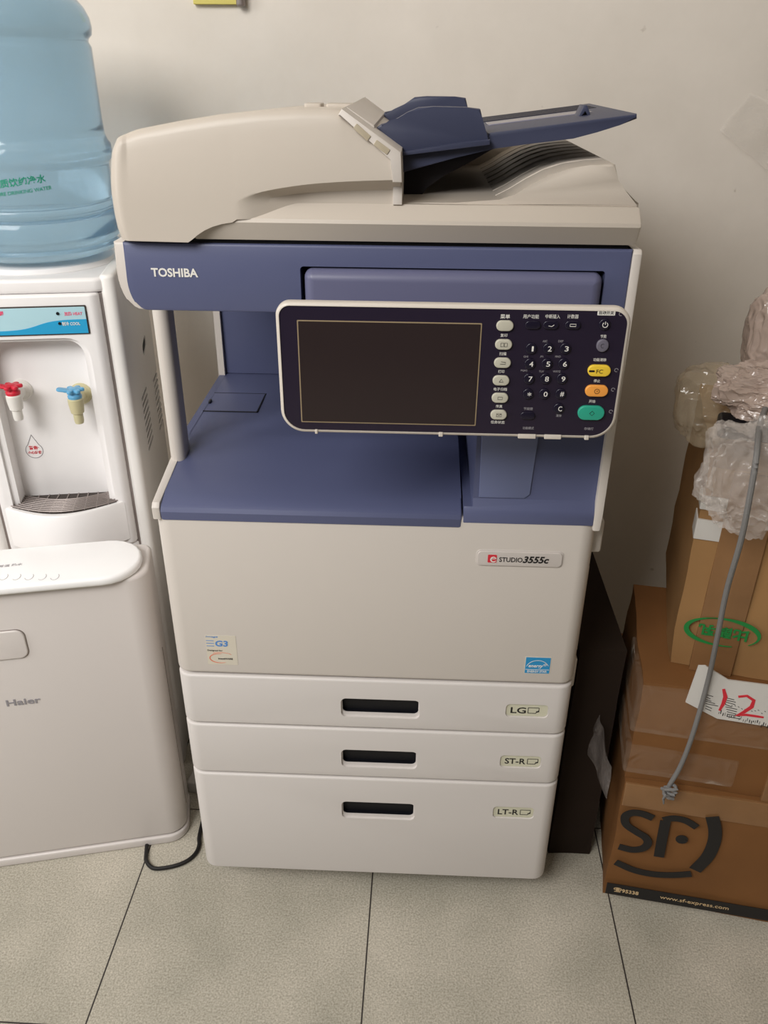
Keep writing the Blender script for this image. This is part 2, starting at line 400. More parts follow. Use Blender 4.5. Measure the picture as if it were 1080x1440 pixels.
# model badge on the door
x0, x1, z0, z1 = hz(672, 774, 789, 797)
b = bmesh.new(); fplate(b, x0-.002, x1+.002, z0-.002, z1+.002, .001, .0016, .007, .0008); fplate(b, x0, x1, z0, z1, 0, .0022, .006, .0008)
bd = obj('model_badge', b, M_BADGE, door)
b = bmesh.new(); zc = (z0+z1)/2; w = x1-x0
add_text(b, 'STUDIO', x0+w*.395, zc-.0008, w*.275, .0072, .0023, .012, 0, .0003, on(0))
add_text(b, '3555c', x0+w*.69, zc, w*.31, .0105, .0023, .03, .25, .0003, on(0))
obj('model_lettering', b, M_INKK, door)
b = bmesh.new(); ex = x0+w*.175
fplate(b, ex-.0060, ex+.0058, zc-.0058, zc+.0062, -.0022, .0004, .0012, 0)
tag(obj('red_mark', b, M_INKR, door), 'red square mark on the badge')
b = bmesh.new()
stroke(b, arc(ex+.0018, zc-.0008, .0036, .0036, 20, 330), [.0006+.0012*math.sin(math.pi*k/20) for k in range(21)], .0003, on(-.0027)); stroke(b, [(ex-.0012, zc-.0002), (ex+.0052, zc+.0004)], .0009, .0003, on(-.0027))
obj('letter_mark', b, M_INKW, door)
# certification sticker (lower left of the door)
x0, x1, z0, z1 = hz(288, 893, 335, 935)
b = bmesh.new(); fplate(b, x0, x1, z0, z1, 0, .0003, .001, 0); obj('certification_sticker', b, M_STICK, door); w = x1-x0; h = z1-z0
b = bmesh.new()
add_text(b, 'G3', x0+w*.52, z1-h*.27, w*.42, h*.20, .0003, .03, .1, .0003, on(0))
for k in range(3): stroke(b, [(x0+w*.02, z1-h*(.18+.09*k)), (x0+w*.27, z1-h*(.18+.09*k))], .0009, .0003, on(-.0003))
add_text(b, 'Image', x0+w*.22, z1-h*.05, w*.4, h*.07, .0003, 0, .2, .0003, on(0))
obj('blue_sticker_print', b, M_INKB, door)
b = bmesh.new(); add_text(b, 'Designed for', x0+w*.28, z1-h*.52, w*.5, h*.06, .0003, .01, 0, .0003, on(0)); add_text(b, 'imageWARE', x0+w*.6, z1-h*.80, w*.48, h*.075, .0003, .02, 0, .0003, on(0)); obj('black_sticker_print', b, M_INKK, door)
b = bmesh.new(); stroke(b, arc(x0+w*.42, z1-h*.78, w*.34, h*.16, 80, 300), [.0003+.0011*math.sin(math.pi*k/20) for k in range(21)], .0003, on(-.0003)); stroke(b, arc(x0+w*.45, z1-h*.68, w*.38, h*.1, 20, 130), .0005, .0003, on(-.0003)); obj('red_sticker_print', b, M_INKO, door)
# energy sticker (lower right)
x0, x1, z0, z1 = hz(740, 924, 772, 947)
b = bmesh.new(); fplate(b, x0-.001, x1+.001, z0-.001, z1+.001, 0, .0003, .001, 0); obj('energy_sticker_backing', b, M_STICK, door)
b = bmesh.new(); fplate(b, x0, x1, z0, z1, 0, .0006, .0008, 0); tag(obj('energy_sticker', b, M_STAR, door), 'bright blue energy rating sticker'); w = x1-x0; h = z1-z0
b = bmesh.new()
stroke(b, arc(x0+w*.5, z0+h*.30, w*.46, h*.52, 20, 165), .0007, .0003, on(-.0006))
add_text(b, 'energy', x0+w*.43, z0+h*.42, w*.6, h*.2, .0006, .02, .3, .0003, on(0))
st = [(x0+w*.80+(.0026 if k % 2 == 0 else .0011)*math.cos(R(90+36*k)), z0+h*.55+(.0026 if k % 2 == 0 else .0011)*math.sin(R(90+36*k))) for k in range(11)]
stroke(b, st, .0006, .0003, on(-.0006)); stroke(b, [(x0+w*.02, z0+h*.24), (x0+w*.98, z0+h*.24)], .0006, .0003, on(-.0006))
add_text(b, 'ENERGY STAR', x0+w*.5, z0+h*.12, w*.8, h*.13, .0006, .02, 0, .0003, on(0)); obj('sticker_print', b, M_INKW, door)

# output tray: slope at the front, flat behind
def tray_z(y): return .766+(.794-.766)*min(1, max(0, y/.165)) if y < .165 else .794+(y-.165)*.02
b = bmesh.new()
P = [(.46, .745), (-.001, .745), (-.002, .757), (.0005, .7625), (.005, .766)]+[(y, tray_z(y)+.0008) for y in (.03, .08, .13, .155)]+[(.165, .7948), (.18, .7955), (.30, .797), (.46, .80)]
prof_x(b, P, -.2815, .1145, .003)
# rounded front-left corner taken away
prof_x(b, [(.46, .745), (.142, .745), (.142, .7912), (.165, .7948), (.18, .7955), (.30, .797), (.46, .80)], -.2918, -.2800, .001)
tray = obj('output_tray', b, M_BLUE, pr, angle=25)
# hinged flap set in the tray (left rear)
pts = [W0.at(u, v) for u, v in ()]
def on_flat(u, v, z):
    d = rt*((u-540)/F)-up*((v-720)/F)+fw; t = (z-CAM.z)/d.z; p = CAM+d*t; return (p.x, p.y)
q = [on_flat(u, v, .797) for u, v in ((297, 552.5), (374.5, 552.5), (363.5, 580), (281, 580))]
b = bmesh.new(); y0, y1 = q[2][1], q[0][1]; xr = (q[1][0]+q[2][0])/2
for (xa, xb, ya, yb) in ((-.2815, xr, y0, y0+.0012), (-.2815, xr, y1-.0012, y1), (xr-.002, xr, y0, y1)):
    rbox(b, xa, xb, ya, yb, tray_z(y0)-.002, tray_z(y1)+.0006, .0002, .0001)
obj('flap_seam', b, M_GAP, tray)
b = bmesh.new(); rbox(b, -.2805, -.277, (y0+y1)/2-.008, (y0+y1)/2+.004, .795, .8005, .001, .0005); obj('flap_latch', b, M_BLACK, tray)
# cream cheeks left of the tray and right of the console
b = bmesh.new()
prof_x(b, [(.585, .745), (-.0005, .745), (-.001, .762), (.004, .768), (.10, .785), (.125, .790), (.142, .790), (.142, .785), (.42, .785), (.42, 1.03), (.585, 1.03)], -.2925, -.2815, .002)
tag(obj('left_cheek', b, M_CREAM, pr), 'cream side trim')
b = bmesh.new(); prof_x(b, [(.585, .745), (-.001, .745), (-.0015, .77), (-.0015, 1.094), (.003, 1.0985), (.585, 1.0985)], .2842, .2945, .002)
tag(obj('right_cheek', b, M_CREAM, pr), 'cream side trim')
# support post at the left
b = bmesh.new(); rbox(b, -.2925, -.2715, .098, .138, .780, 1.03, .010, .001); tag(obj('support_post', b, M_CREAM, pr), 'cream support post')
# rear housing closing the output cavity
b = bmesh.new(); rbox(b, -.2814, .13, .428, .58, .80, 1.03, .003, .001); obj('rear_housing', b, M_BLUE, pr)
b = bmesh.new(); rprism(b, .005, .0025, .001, .002, .0005, 0, T(-.165, .428, .985) @ FRONT); obj('sensor_mark', b, M_BLACK, pr)
# right-hand console
b = bmesh.new()
prof_x(b, [(.50, .752), (-.0005, .752), (-.001, .7625), (.001, .772), (.008, .784), (.008, 1.03), (.50, 1.03)], .1165, .2842, .001)
cutc = bmesh.new(); rbox(cutc, .10, .128, -.05, .46, .7745, 1.1, .004, .001)
console = obj('console', boolean(b, [cutc]), M_BLUE, pr, angle=30)
a0 = W0.at(674, 613, .008); a1 = W0.at(757, 613, .008); a2 = W0.at(740, 714, .008); a3 = W0.at(673, 705, .008)
b = bmesh.new(); poly_prism(b, [(a3[0], .786), (a2[0]-.004, .786), (a2[0]+.003, .792), (a1[0], a1[1]), (a1[0]-.001, 1.0), (a0[0], 1.0)], .0062, .0085, .0008)
tag(obj('card_cover', b, mat('pale slate cover', (104, 112, 146), .3), console), 'paler cover plate on the console front')
# scanner unit
SZ0, SZ1 = 1.0225, 1.0985
def rcorner(x0, x1, z0, z1, r, n=8):
    pts = [(x1, z1), (x0, z1)]
    for k in range(n+1): t = R(180+90*k/n); pts.append((x0+r*.55+r*.55*math.cos(t), z0+r+r*math.sin(t)))
    return pts+[(x1, z0)]
b = bmesh.new(); poly_prism(b, rcorner(-.2815, .2842, SZ0, SZ1, .034), -.001, .58, .003)
c = bmesh.new(); x0 = W0.at(422, 376)[0]; x1 = W0.at(852, 378)[0]; rprism(c, x1-x0, .10, .004, .05, 0, 0, T((x0+x1)/2, .028, 1.0755-.05) @ FRONT)
sc = obj('scanner_housing', boolean(b, [c]), M_BLUE, pr, angle=30)
b = bmesh.new(); rbox(b, x0-.0005, x1+.0005, .0275, .03, .99, 1.0757, .001, .0003); obj('recess_back', b, M_GAP, sc)
b = bmesh.new(); poly_prism(b, rcorner(-.2925, .2842, SZ0+.0002, SZ1, .042), .0012, .585, .003)
c = bmesh.new(); rprism(c, x1-x0+.002, .12, .004, .05, 0, 0, T((x0+x1)/2, .029, 1.0765-.06) @ FRONT)
obj('scanner_shell', boolean(b, [c]), M_CREAM, pr, angle=30)
b = bmesh.new(); add_text(b, 'TOSHIBA', *[(W0.at(214, 389)[i]+W0.at(278, 377)[i])/2 for i in (0, 1)], W0.at(278, 377)[0]-W0.at(214, 389)[0], .0098, .0012, .028, 0, .0004, on(0)); tag(obj('brand_lettering', b, M_INKW, sc), 'white brand lettering')
# panel arm
b = bmesh.new(); rprism(b, x1-x0-.0075, .07, .010, .036, .012, 0, T((x0+x1)/2+.001, .024, 1.0735-.035) @ FRONT, seg=5)
arm = obj('panel_arm', b, M_BLUE2, pr)
b = bmesh.new(); rbox(b, .0, .19, -.062, .0, .955, 1.015, .006, .004); obj('arm_bracket', b, M_BLUE2, arm)

# control panel (front face on y = PY)
PY = -.10
A = lambda u, v: W0.at(u, v, PY)
px0, px1 = A(384, 500)[0]-.0005, A(886, 500)[0]; px0 = -.0968; px1 = .2680; pz0, pz1 = .9160, 1.0605
b = bmesh.new(); fplate(b, px0, px1, pz0, pz1, PY+.010, .010, (.015, .018, .026, .026), .004, n=10)
c = bmesh.new(); fplate(c, px0+.0038, px1-.0038, pz0+.0036, pz1-.0038, PY+.0016, .02, (.0115, .0145, .0225, .0225), 0, n=10)
panel = obj('control_panel', boolean(b, [c]), M_FRAME, pr, angle=40)
b = bmesh.new(); fplate(b, px0+.02, px1-.02, pz0+.018, pz1-.030, -.060, .031, .015, .004, n=8); obj('panel_back', b, M_GAP, panel)
b = bmesh.new(); fplate(b, px0+.0040, px1-.0040, pz0+.0038, pz1-.0040, PY+.0022, .0012, (.0115, .0145, .0225, .0225), 0, n=10); obj('panel_face', b, M_PANEL, panel)
s0 = A(417, 452); s1 = A(677, 453); s2 = A(670, 598); s3 = A(424, 595); sx0, sx1, sz0, sz1 = (s0[0]+s3[0])/2, (s1[0]+s2[0])/2, (s2[1]+s3[1])/2, (s0[1]+s1[1])/2
YF = PY+.0010
b = bmesh.new(); fplate(b, sx0, sx1, sz0, sz1, YF, .0004, .001, 0); obj('screen_border', b, M_SCRIM, panel)
b = bmesh.new(); fplate(b, sx0+.0012, sx1-.0012, sz0+.0012, sz1-.0012, YF, .0006, .001, 0); tag(obj('touchscreen', b, M_GLASS, panel), 'dark touchscreen')
# catches on the lower rim
for u0, u1 in ((729, 754), (766, 790), (823, 829), (443, 447), (617, 623)):
    b = bmesh.new(); xa = A(u0, 608)[0]; xb = A(u1, 608)[0]; rbox(b, xa, xb, PY-.0012, PY+.008, pz0-.0006, pz0+.0042, .0008, .0005); obj('rim_clip', b, M_FRAME, panel)
K = lambda x, y: A(680+x/5.4, 420+y/5.4)
def button(x, y, w, h, m, d=.0030, r=None, lab=None):
    cx, cz = K(x, y); w = w/5.4*.00073; h = h/5.4*.00077; b = bmesh.new()
    rprism(b, w, h, (h/2*.98) if r is None else r, d, min(.0011, d*.45), 0, T(cx, YF, cz) @ FRONT)
    return tag(obj('button', b, m, panel), lab)
ink = bmesh.new(); gink = bmesh.new(); kink = bmesh.new()
MI = {'ink': M_INKW, 'gink': M_INKG, 'kink': M_INKK}
def word(bm, s, x, y, w, h, z=.0, bold=0):
    cx, cz = K(x, y); t = bmesh.new(); add_text(t, s, cx, cz, w/5.4*.00073, h/5.4*.00077, z, bold, 0, .0002, on(YF))
    obj('key_lettering', t, M_INKW if bm is ink else M_INKG if bm is gink else M_INKK, panel)
for x, y in ((162, 205), (152, 347), (143, 486), (132, 620), (124, 752), (114, 880)): button(x, y, 130, 76, M_KEYPALE, lab='pale oval key')
def icon(kind, x, y, s=.0020):
    cx, cz = K(x, y); Mx = on(YF-.0030)
    if kind == 'docs':
        for o in (-.0022, .0016): stroke(kink, [(cx+o-.0014, cz-s), (cx+o-.0014, cz+s), (cx+o+.0014, cz+s), (cx+o+.0014, cz-s), (cx+o-.0014, cz-s)], .0004, .0002, Mx)
    if kind == 'scan': stroke(kink, [(cx-.0028, cz-.001), (cx+.0028, cz-.001), (cx+.0028, cz+.001), (cx-.002, cz+.0016)], .0005, .0002, Mx)
    if kind == 'print': stroke(kink, [(cx-.0022, cz-.0014), (cx+.0022, cz-.0014), (cx, cz+.002), (cx-.0022, cz-.0014)], .0005, .0002, Mx)
    if kind == 'file': stroke(kink, [(cx-.0024, cz-.0014), (cx+.0024, cz-.0014), (cx+.0024, cz+.0014), (cx-.0024, cz+.0014), (cx-.0024, cz-.0014)], .0004, .0002, Mx)
    if kind == 'mail':
        stroke(kink, [(cx-.0026, cz-.0016), (cx+.0026, cz-.0016), (cx+.0026, cz+.0016), (cx-.0026, cz+.0016), (cx-.0026, cz-.0016)], .0004, .0002, Mx); stroke(kink, [(cx-.0026, cz+.0016), (cx, cz-.0004), (cx+.0026, cz+.0016)], .0004, .0002, Mx)
for k, x, y in (('docs', 156, 347), ('scan', 145, 486), ('print', 133, 620), ('file', 124, 752), ('mail', 115, 880)): icon(k, x, y)
word(ink, '菜单', 165, 137, 72, 32, bold=.012)
for s, x, y, w in (('复印', 155, 280, 52), ('扫描', 147, 420, 54), ('打印', 135, 555, 48), ('电子归档', 128, 690, 104), ('传真', 118, 820, 52), ('任务状态', 108, 940, 112)): word(ink, s, x, y, w, 25)
for s, x, w in (('用户功能', 362, 118), ('中断插入', 527, 110), ('计数器', 680, 84)): word(ink, s, x, 137, w, 30)
for x, y in ((375, 200), (512, 200), (678, 200), (335, 888)): button(x, y, 118, 62, M_KEYDARK, .0022, lab='dark oval key')
stroke(ink, [(lambda c: (c[0]-.0026, c[1]))(K(512, 205)), (lambda c: (c[0]+.0008, c[1]-.0006))(K(512, 205)), (lambda c: (c[0]+.003, c[1]+.0012))(K(512, 205))], .0005, .0003, on(YF-.0022))
cx, cz = K(678, 200); stroke(ink, [(cx-.003, cz-.0012), (cx+.003, cz-.0012), (cx+.003, cz+.0012), (cx-.003, cz+.0012), (cx-.003, cz-.0012)], .0005, .0003, on(YF-.0022))
for s, x, y in (('1', 372, 378), ('2', 502, 378), ('3', 630, 378), ('4', 362, 494), ('5', 490, 494), ('6', 617, 494), ('7', 355, 607), ('8', 480, 607), ('9', 605, 607), ('*', 347, 722), ('0', 470, 722), ('#', 595, 722), ('C', 580, 833)):
    button(x-10, y, 84, 84, M_KEYDARK, .0024, lab='round dark keypad key')
    word(ink, s, x, y, (14 if s == '1' else 30), (30 if s == '*' else 38), .0024, .004)
for s, x, y, w in (('ABC', 468, 325, 36), ('DEF', 588, 325, 38), ('GHI', 322, 442, 34), ('JKL', 444, 442, 28), ('MNO', 566, 442, 42), ('PQRS', 308, 549, 50), ('TUV', 440, 555, 38), ('WXYZ', 556, 555, 58), ('节能键', 340, 838, 72), ('清除', 572, 890, 44), ('功能模式', 340, 985, 90), ('存储灯', 800, 990, 74)): word(gink, s, x, y, w, 15 if s.isascii() else 22)
button(918, 195, 84, 84, M_KEYDARK, .0024, lab='power key'); button(903, 355, 92, 94, M_KEYGREY, lab='grey round key')
cx, cz = K(922, 195); Mx = on(YF-.0024); stroke(ink, arc(cx, cz-.0002, .0026, .0026, 125, 415), .0006, .0003, Mx); stroke(ink, [(cx, cz), (cx, cz+.0032)], .0006, .0003, Mx)
cx, cz = K(903, 355); stroke(kink, arc(cx, cz, .002, .002, 60, 300), .0004, .0002, on(YF-.0030))
button(935, 108, 132, 40, M_INKW, .0005, .0008, lab='white badge strip')
for s, x, y, w in (('节能', 912, 288, 46), ('功能清除', 884, 466, 100), ('停止', 862, 626, 50), ('开始', 826, 782, 50)): word(ink, s, x, y, w, 24)
button(877, 545, 176, 86, M_YEL, .0034, lab='yellow oval key'); button(857, 698, 178, 88, M_ORA, .0034, lab='orange oval key'); button(815, 865, 210, 112, M_GRN, .0036, lab='teal green start key')
word(kink, 'FC', 878, 548, 50, 30, .0034, .0)
cx, cz = K(816, 545); rprism(kink, .0060, .0020, .0009, .0003, 0, 0, T(cx+.0004, YF-.0034, cz) @ FRONT)
cx, cz = K(858, 698); stroke(kink, arc(cx, cz, .0026, .0026, 0, 360), .0005, .0002, on(YF-.0034)); stroke(kink, [(cx-.0008, cz+.001), (cx, cz-.001), (cx+.001, cz+.0012)], .0004, .0002, on(YF-.0034))
cx, cz = K(820, 865); stroke(kink, [(cx, cz+.0026), (cx+.0026, cz), (cx, cz-.0026), (cx-.0026, cz), (cx, cz+.0026)], .0005, .0002, on(YF-.0036))
word(kink, '自动开关', 935, 108, 110, 28, .0005, .01)
for x, y in ((1010, 545), (985, 693), (968, 860), (1045, 118)):
    cx, cz = K(x, y); stroke(gink, arc(cx, cz, .0018, .0018, 0, 300), .0005, .0002, on(YF))
def split_symbols(bm, m):
    bm.verts.ensure_lookup_table(); seen = set(); comps = []
    for v in bm.verts:
        if v in seen: continue
        st = [v]; seen.add(v); cmp_ = []
        while st:
            a = st.pop(); cmp_.append(a)
            for e in a.link_edges:
                o_ = e.other_vert(a)
                if o_ not in seen: seen.add(o_); st.append(o_)
        xs_ = [q.co.x for q in cmp_]; zs_ = [q.co.z for q in cmp_]; comps.append([set(cmp_), min(xs_), max(xs_), min(zs_), max(zs_)])
    merged = []
    for c in comps:
        for g in merged:
            if c[1] < g[2]+.0012 and c[2] > g[1]-.0012 and c[3] < g[4]+.0012 and c[4] > g[3]-.0012:
                g[0] |= c[0]; g[1] = min(g[1], c[1]); g[2] = max(g[2], c[2]); g[3] = min(g[3], c[3]); g[4] = max(g[4], c[4]); break
        else: merged.append(c)
    for g in merged:
        t = bmesh.new(); mp = {v: t.verts.new(v.co) for v in g[0]}
        for f in bm.faces:
            if f.verts[0] in mp:
                try: t.faces.new([mp[v] for v in f.verts])
                except ValueError: pass
        obj('key_symbol', t, m, panel)
    bm.free()
split_symbols(ink, M_INKW); split_symbols(gink, M_INKG); split_symbols(kink, M_INKK)

# platen lid with its projecting lip
b = bmesh.new()
prof_x(b, [(.56, 1.1035), (-.001, 1.1035), (-.0125, 1.1235), (-.0115, 1.1275), (.006, 1.1415), (.56, 1.1415)], W0.at(270, 335, -.01)[0], .2865, .003)
lid = obj('platen_lid', b, M_LID, pr, angle=25)
b = bmesh.new(); rbox(b, -.27, .28, .006, .56, 1.0975, 1.106, .003, .001); obj('lid_gap', b, M_GAP, lid)
# document feeder cover: gridded front face that follows the moulding
y_s = .02
top_px = [(159.5, 201), (168, 192), (176, 188.5), (205, 179), (261, 168), (317, 159), (372, 153), (424, 150.6), (470, 151), (482, 153), (565, 212.5)]
top3 = [W0.at(u, v, y_s) for u, v in top_px]
def interp(P, x):
    if x <= P[0][0]: return P[0][1]
    for (a, za), (c, zc) in zip(P, P[1:]):
        if x <= c: return za+(zc-za)*(x-a)/(c-a) if c > a else zc
    return P[-1][1]
xe = W0.at(563.5, 250, 0)[0]
bot_px = [(173, 337.5), (266, 340), (271, 336.5), (280, 329), (289, 323), (300, 318), (313, 314.2), (328, 311.8)]
bot3 = [W0.at(u, v, -.010) for u, v in bot_px]+[(W0.at(334, 312, -.012)[0], 1.1268), (xe, 1.1268)]
scoop3 = [W0.at(u, v, 0) for u, v in ((159, 284), (333, 284))]+[(p.x, p.z) for p in spline([(a, 0, c) for a, c in [W0.at(u, v, 0) for u, v in ((335, 283), (345, 276.5), (375, 266.5), (430, 257.5), (490, 253), (563, 250.5))]], 6)]
xs = [top3[0][0]+(xe-top3[0][0])*k/90 for k in range(91)]
xs = sorted(set([round(x, 5) for x in xs]+[round(p[0], 5) for p in bot3[1:9]]+[round(scoop3[1][0]+d, 5) for d in (.001, .004)]))
left_px = [(175, 337.5), (168, 322), (163, 300), (158.5, 270), (157, 246), (157.5, 220), (159.5, 201)]
left3 = sorted([(W0.at(u, v, 0)[1], W0.at(u, v, 0)[0]) for u, v in left_px])
xl0 = xs[0]
b = bmesh.new(); rows = []
vv = [0, .12, .3, .5, .7, .88, .97, 1.0, 1.02, 1.06, 1.15, 1.3, 1.45, 1.6, 1.75, 1.86, 1.93, 1.97, 2.0]
for v in vv:
    row = []
    for x in xs:
        zt = interp(top3, x); zb = interp(bot3, x); zs = max(zb+.004, min(zt-.01, interp(scoop3, x)))
        z = zb+(zs-zb)*v if v <= 1 else zs+(zt-zs)*(v-1)
        # left edge bulges
        k = max(0, 1-(x-xl0)/.03)
        xx = x+(interp(left3, z)-xl0)*k
        y = -.0142
        s = min(1, max(0, (x-scoop3[1][0])/.075)) if x > scoop3[1][0] else 0
        s = s*s*(3-2*s)
        if s > 0 and v < 1.0: y += .021*s*min(1, (1.0-v)/.22)
        y += .006*max(0, (v-1)) ** 2 * (1 if x > xl0+.02 else .6)            # leans back towards the top
        e = max(0, 1-(zt-z)/.008); y += .006*e*e                                # rounded top edge
        el = max(0, 1-(x-xl0)/.012); y += .010*el*el
        row.append(b.verts.new((xx, y, z)))
    rows.append(row)
for Ra, Rb in zip(rows, rows[1:]):
    for i in range(len(xs)-1): b.faces.new((Ra[i], Ra[i+1], Rb[i+1], Rb[i]))
loop = rows[0]+[r[-1] for r in rows[1:]]+rows[-1][-2::-1]+[r[0] for r in rows[-2:0:-1]]
back = [b.verts.new((v.co.x, .50, v.co.z-.012*max(0, (v.co.z-1.15)/.08))) for v in loop]; n = len(loop)
for i in range(n): b.faces.new((loop[(i+1) % n], loop[i], back[i], back[(i+1) % n]))
b.faces.new(back)
cover = obj('feeder_cover', b, M_LID, pr, angle=38)
# pale end wall strip and slanted rim with two slots
b = bmesh.new(); e0 = W0.at(482, 155, -.004); e1 = W0.at(563, 213, -.004); e2 = W0.at(564, 285, -.004)
zk = 1.166
poly_prism(b, [(e2[0]-.009, zk), (e2[0]+.001, zk), (e1[0]+.001, e1[1]), (e0[0], e0[1]+.002), (e0[0]-.004, e0[1]-.004), (e1[0]-.0085, e1[1]-.006)], -.0155, .36, .0015)
poly_prism(b, [(e2[0]-.009, 1.1415), (e2[0]+.001, 1.1415), (e2[0]+.001, zk+.001), (e2[0]-.009, zk+.001)], .002, .36, .001)
tag(obj('end_rim', b, M_CREAM, cover), 'paler rim round the feeder mouth')
b = bmesh.new()
for (ua, va, ub, vb) in ((500, 176, 520, 194), (528, 199, 547, 213)):
    p0 = W0.at(ua, va, -.006); p1 = W0.at(ub, vb, -.006); dx, dz_ = p1[0]-p0[0], p1[1]-p0[1]; L_ = math.hypot(dx, dz_)
    rprism(b, L_, .006, .001, .0014, .0004, 0, T((p0[0]+p1[0])/2, -.0150, (p0[1]+p1[1])/2) @ FRONT @ Matrix.Rotation(math.atan2(dz_, dx), 4, 'Z'))
tag(obj('rim_slot', b, mat('taupe slot', (176, 164, 142), .5), cover), 'taupe slot strips')
b = bmesh.new(); p = [W0.at(u, v, .04) for u, v in ((483, 152.5), (524, 181), (530, 178), (534, 170), (490, 146.5))]
p = [W0.at(484, 154, .04), W0.at(524, 181, .04), W0.at(528, 179, .04), W0.at(527, 175, .04), W0.at(489, 149.5, .04)]
poly_prism(b, p, .03, .31, .002, front_only=False); tag(obj('feeder_flap', b, M_CREAM, cover), 'pale hinged feeder flap')
b = bmesh.new(); rbox(b, -.085, -.065, .10, .13, 1.228, 1.2355, .003, .001); rbox(b, -.06, -.03, .10, .14, 1.228, 1.2352, .003, .001); obj('cover_hinge', b, M_LID, cover)
# document exit bed, right of the feeder: S-curved, ribbed
ex_px = [(563, 284), (640, 284), (702, 283), (722, 273), (745, 259), (772, 245), (800, 236), (830, 231.5), (858, 229.5), (864, 231), (868, 252), (874, 268), (897, 285)]
ex3 = [W0.at(u, v, .022) for u, v in ex_px]
ex3 = [(x, max(z, 1.1405)) for x, z in ex3]
b = bmesh.new(); poly_prism(b, ex3+[(ex3[-1][0], 1.138), (ex3[0][0], 1.138)], .016, .46, .0025)
bed = obj('exit_bed', b, M_LID, pr, angle=50)
cur = [p for p in ex3 if .06 < p[0] < .258]
cur = spline([(p[0], 0, p[1]) for p in ex3[2:9]], 6)
b = bmesh.new()
for y in (.07, .11, .15, .19, .23, .27, .31, .35):
    tube(b, [(p.x, y, p.z-.0013) for p in cur], .0020, 8)
tag(obj('bed_rib', b, M_LID, bed), 'raised ribs')
b = bmesh.new(); rbox(b, .026, .20, .40, .46, 1.14, 1.20, .003, .002); obj('bed_back', b, M_LID, bed)

# paper input tray
TY0, TY1 = .055, .345
def tp(u, v, y=TY0): return W0.at(u, v, y)
b = bmesh.new()
poly_prism(b, [tp(565, 214), tp(600, 209), tp(689, 195.5), tp(686, 187), tp(896, 160), tp(896, 167), tp(872, 176), tp(840, 186), tp(806, 195), tp(740, 203), tp(697, 206), tp(640, 222), tp(566, 243)], TY0, TY1, .002)
b2_ = bmesh.new(); poly_prism(b2_, [tp(566, 225, .09), tp(700, 205, .09), tp(660, 228, .09), tp(625, 246, .09), tp(600, 262, .09), tp(585, 285, .09), tp(566, 285, .09)], .085, .40, .001)
obj('mouth_shade', b2_, mat('shaded void brown', (30, 25, 30), .5), cover)  # block filling the void; the shade under the tray is put into its colour
tin = obj('document_tray', b, M_NAVY, pr, angle=25)
b = bmesh.new(); poly_prism(b, [tp(527, 181, .05), tp(536, 175, .05), tp(548, 172, .05), tp(560, 166, .05), tp(573, 158, .05), tp(588, 151.5, .05), tp(610, 150, .05), tp(655, 151, .05), tp(675.5, 153.5, .05), tp(678, 165, .05), tp(683, 193, .05), tp(690, 199, .05), tp(689, 203, .05), tp(565, 213.5, .05)], .048, .066, .002)
obj('side_guide', b, M_NAVY, tin, angle=30)
b = bmesh.new(); poly_prism(b, [tp(689, 203.5, .045), tp(689, 196, .045), tp(650, 200, .045), tp(565, 213.5, .045), tp(565, 219, .045)], .043, .05, .001); obj('guide_rail', b, M_NAVY, tin)
Y2 = .27
b = bmesh.new(); poly_prism(b, [tp(534, 168, Y2), tp(541, 158, Y2), tp(556, 155, Y2), tp(570, 146, Y2), tp(583, 137, Y2), tp(600, 135.5, Y2), tp(640, 136, Y2), tp(655, 138, Y2), tp(658, 152, Y2), tp(664, 172, Y2), tp(560, 176, Y2)], Y2, Y2+.018, .002)
obj('side_guide', b, M_NAVY, tin, angle=30)
# lengthwise grooves, pale centre strip and paper stop on the tray
def tray_top(x): a = tp(686, 187); c = tp(896, 161); return a[1]+(c[1]-a[1])*(x-a[0])/(c[0]-a[0])
b = bmesh.new(); xa, xb = tp(692, 187)[0], tp(884, 162)[0]
for k in range(8):
    y = .24+.0125*k
    rprism(b, xb-xa, .005, .001, .0016, .0005, 0, T((xa+xb)/2, y, tray_top((xa+xb)/2)-.0004) @ Matrix.Rotation(-math.atan2(tray_top(xb)-tray_top(xa), xb-xa), 4, 'Y'))
obj('tray_rib', b, mat('dark slate rib', (30, 30, 46), .4), tin)
b = bmesh.new(); rprism(b, (xb-xa)*.86, .05, .003, .0016, .0005, 0, T(xa+(xb-xa)*.45, .19, tray_top(xa+(xb-xa)*.45)-.0004) @ Matrix.Rotation(-math.atan2(tray_top(xb)-tray_top(xa), xb-xa), 4, 'Y'))
tag(obj('paper_strip', b, mat('pale grey glossy strip', (128, 126, 140), .2), tin), 'pale glossy strip along the tray')
st = tp(822, 155, .14); b = bmesh.new(); zt = tray_top(st[0])
poly_prism(b, [(st[0]-.008, zt-.001), (st[0]-.003, zt+.011), (st[0]+.001, zt+.011), (st[0]+.007, zt-.001), (st[0]+.003, zt-.001), (st[0]-.001, zt+.007), (st[0]-.004, zt-.001)], .13, .16, .0008, front_only=False)
obj('paper_stop', b, M_NAVY, tin)

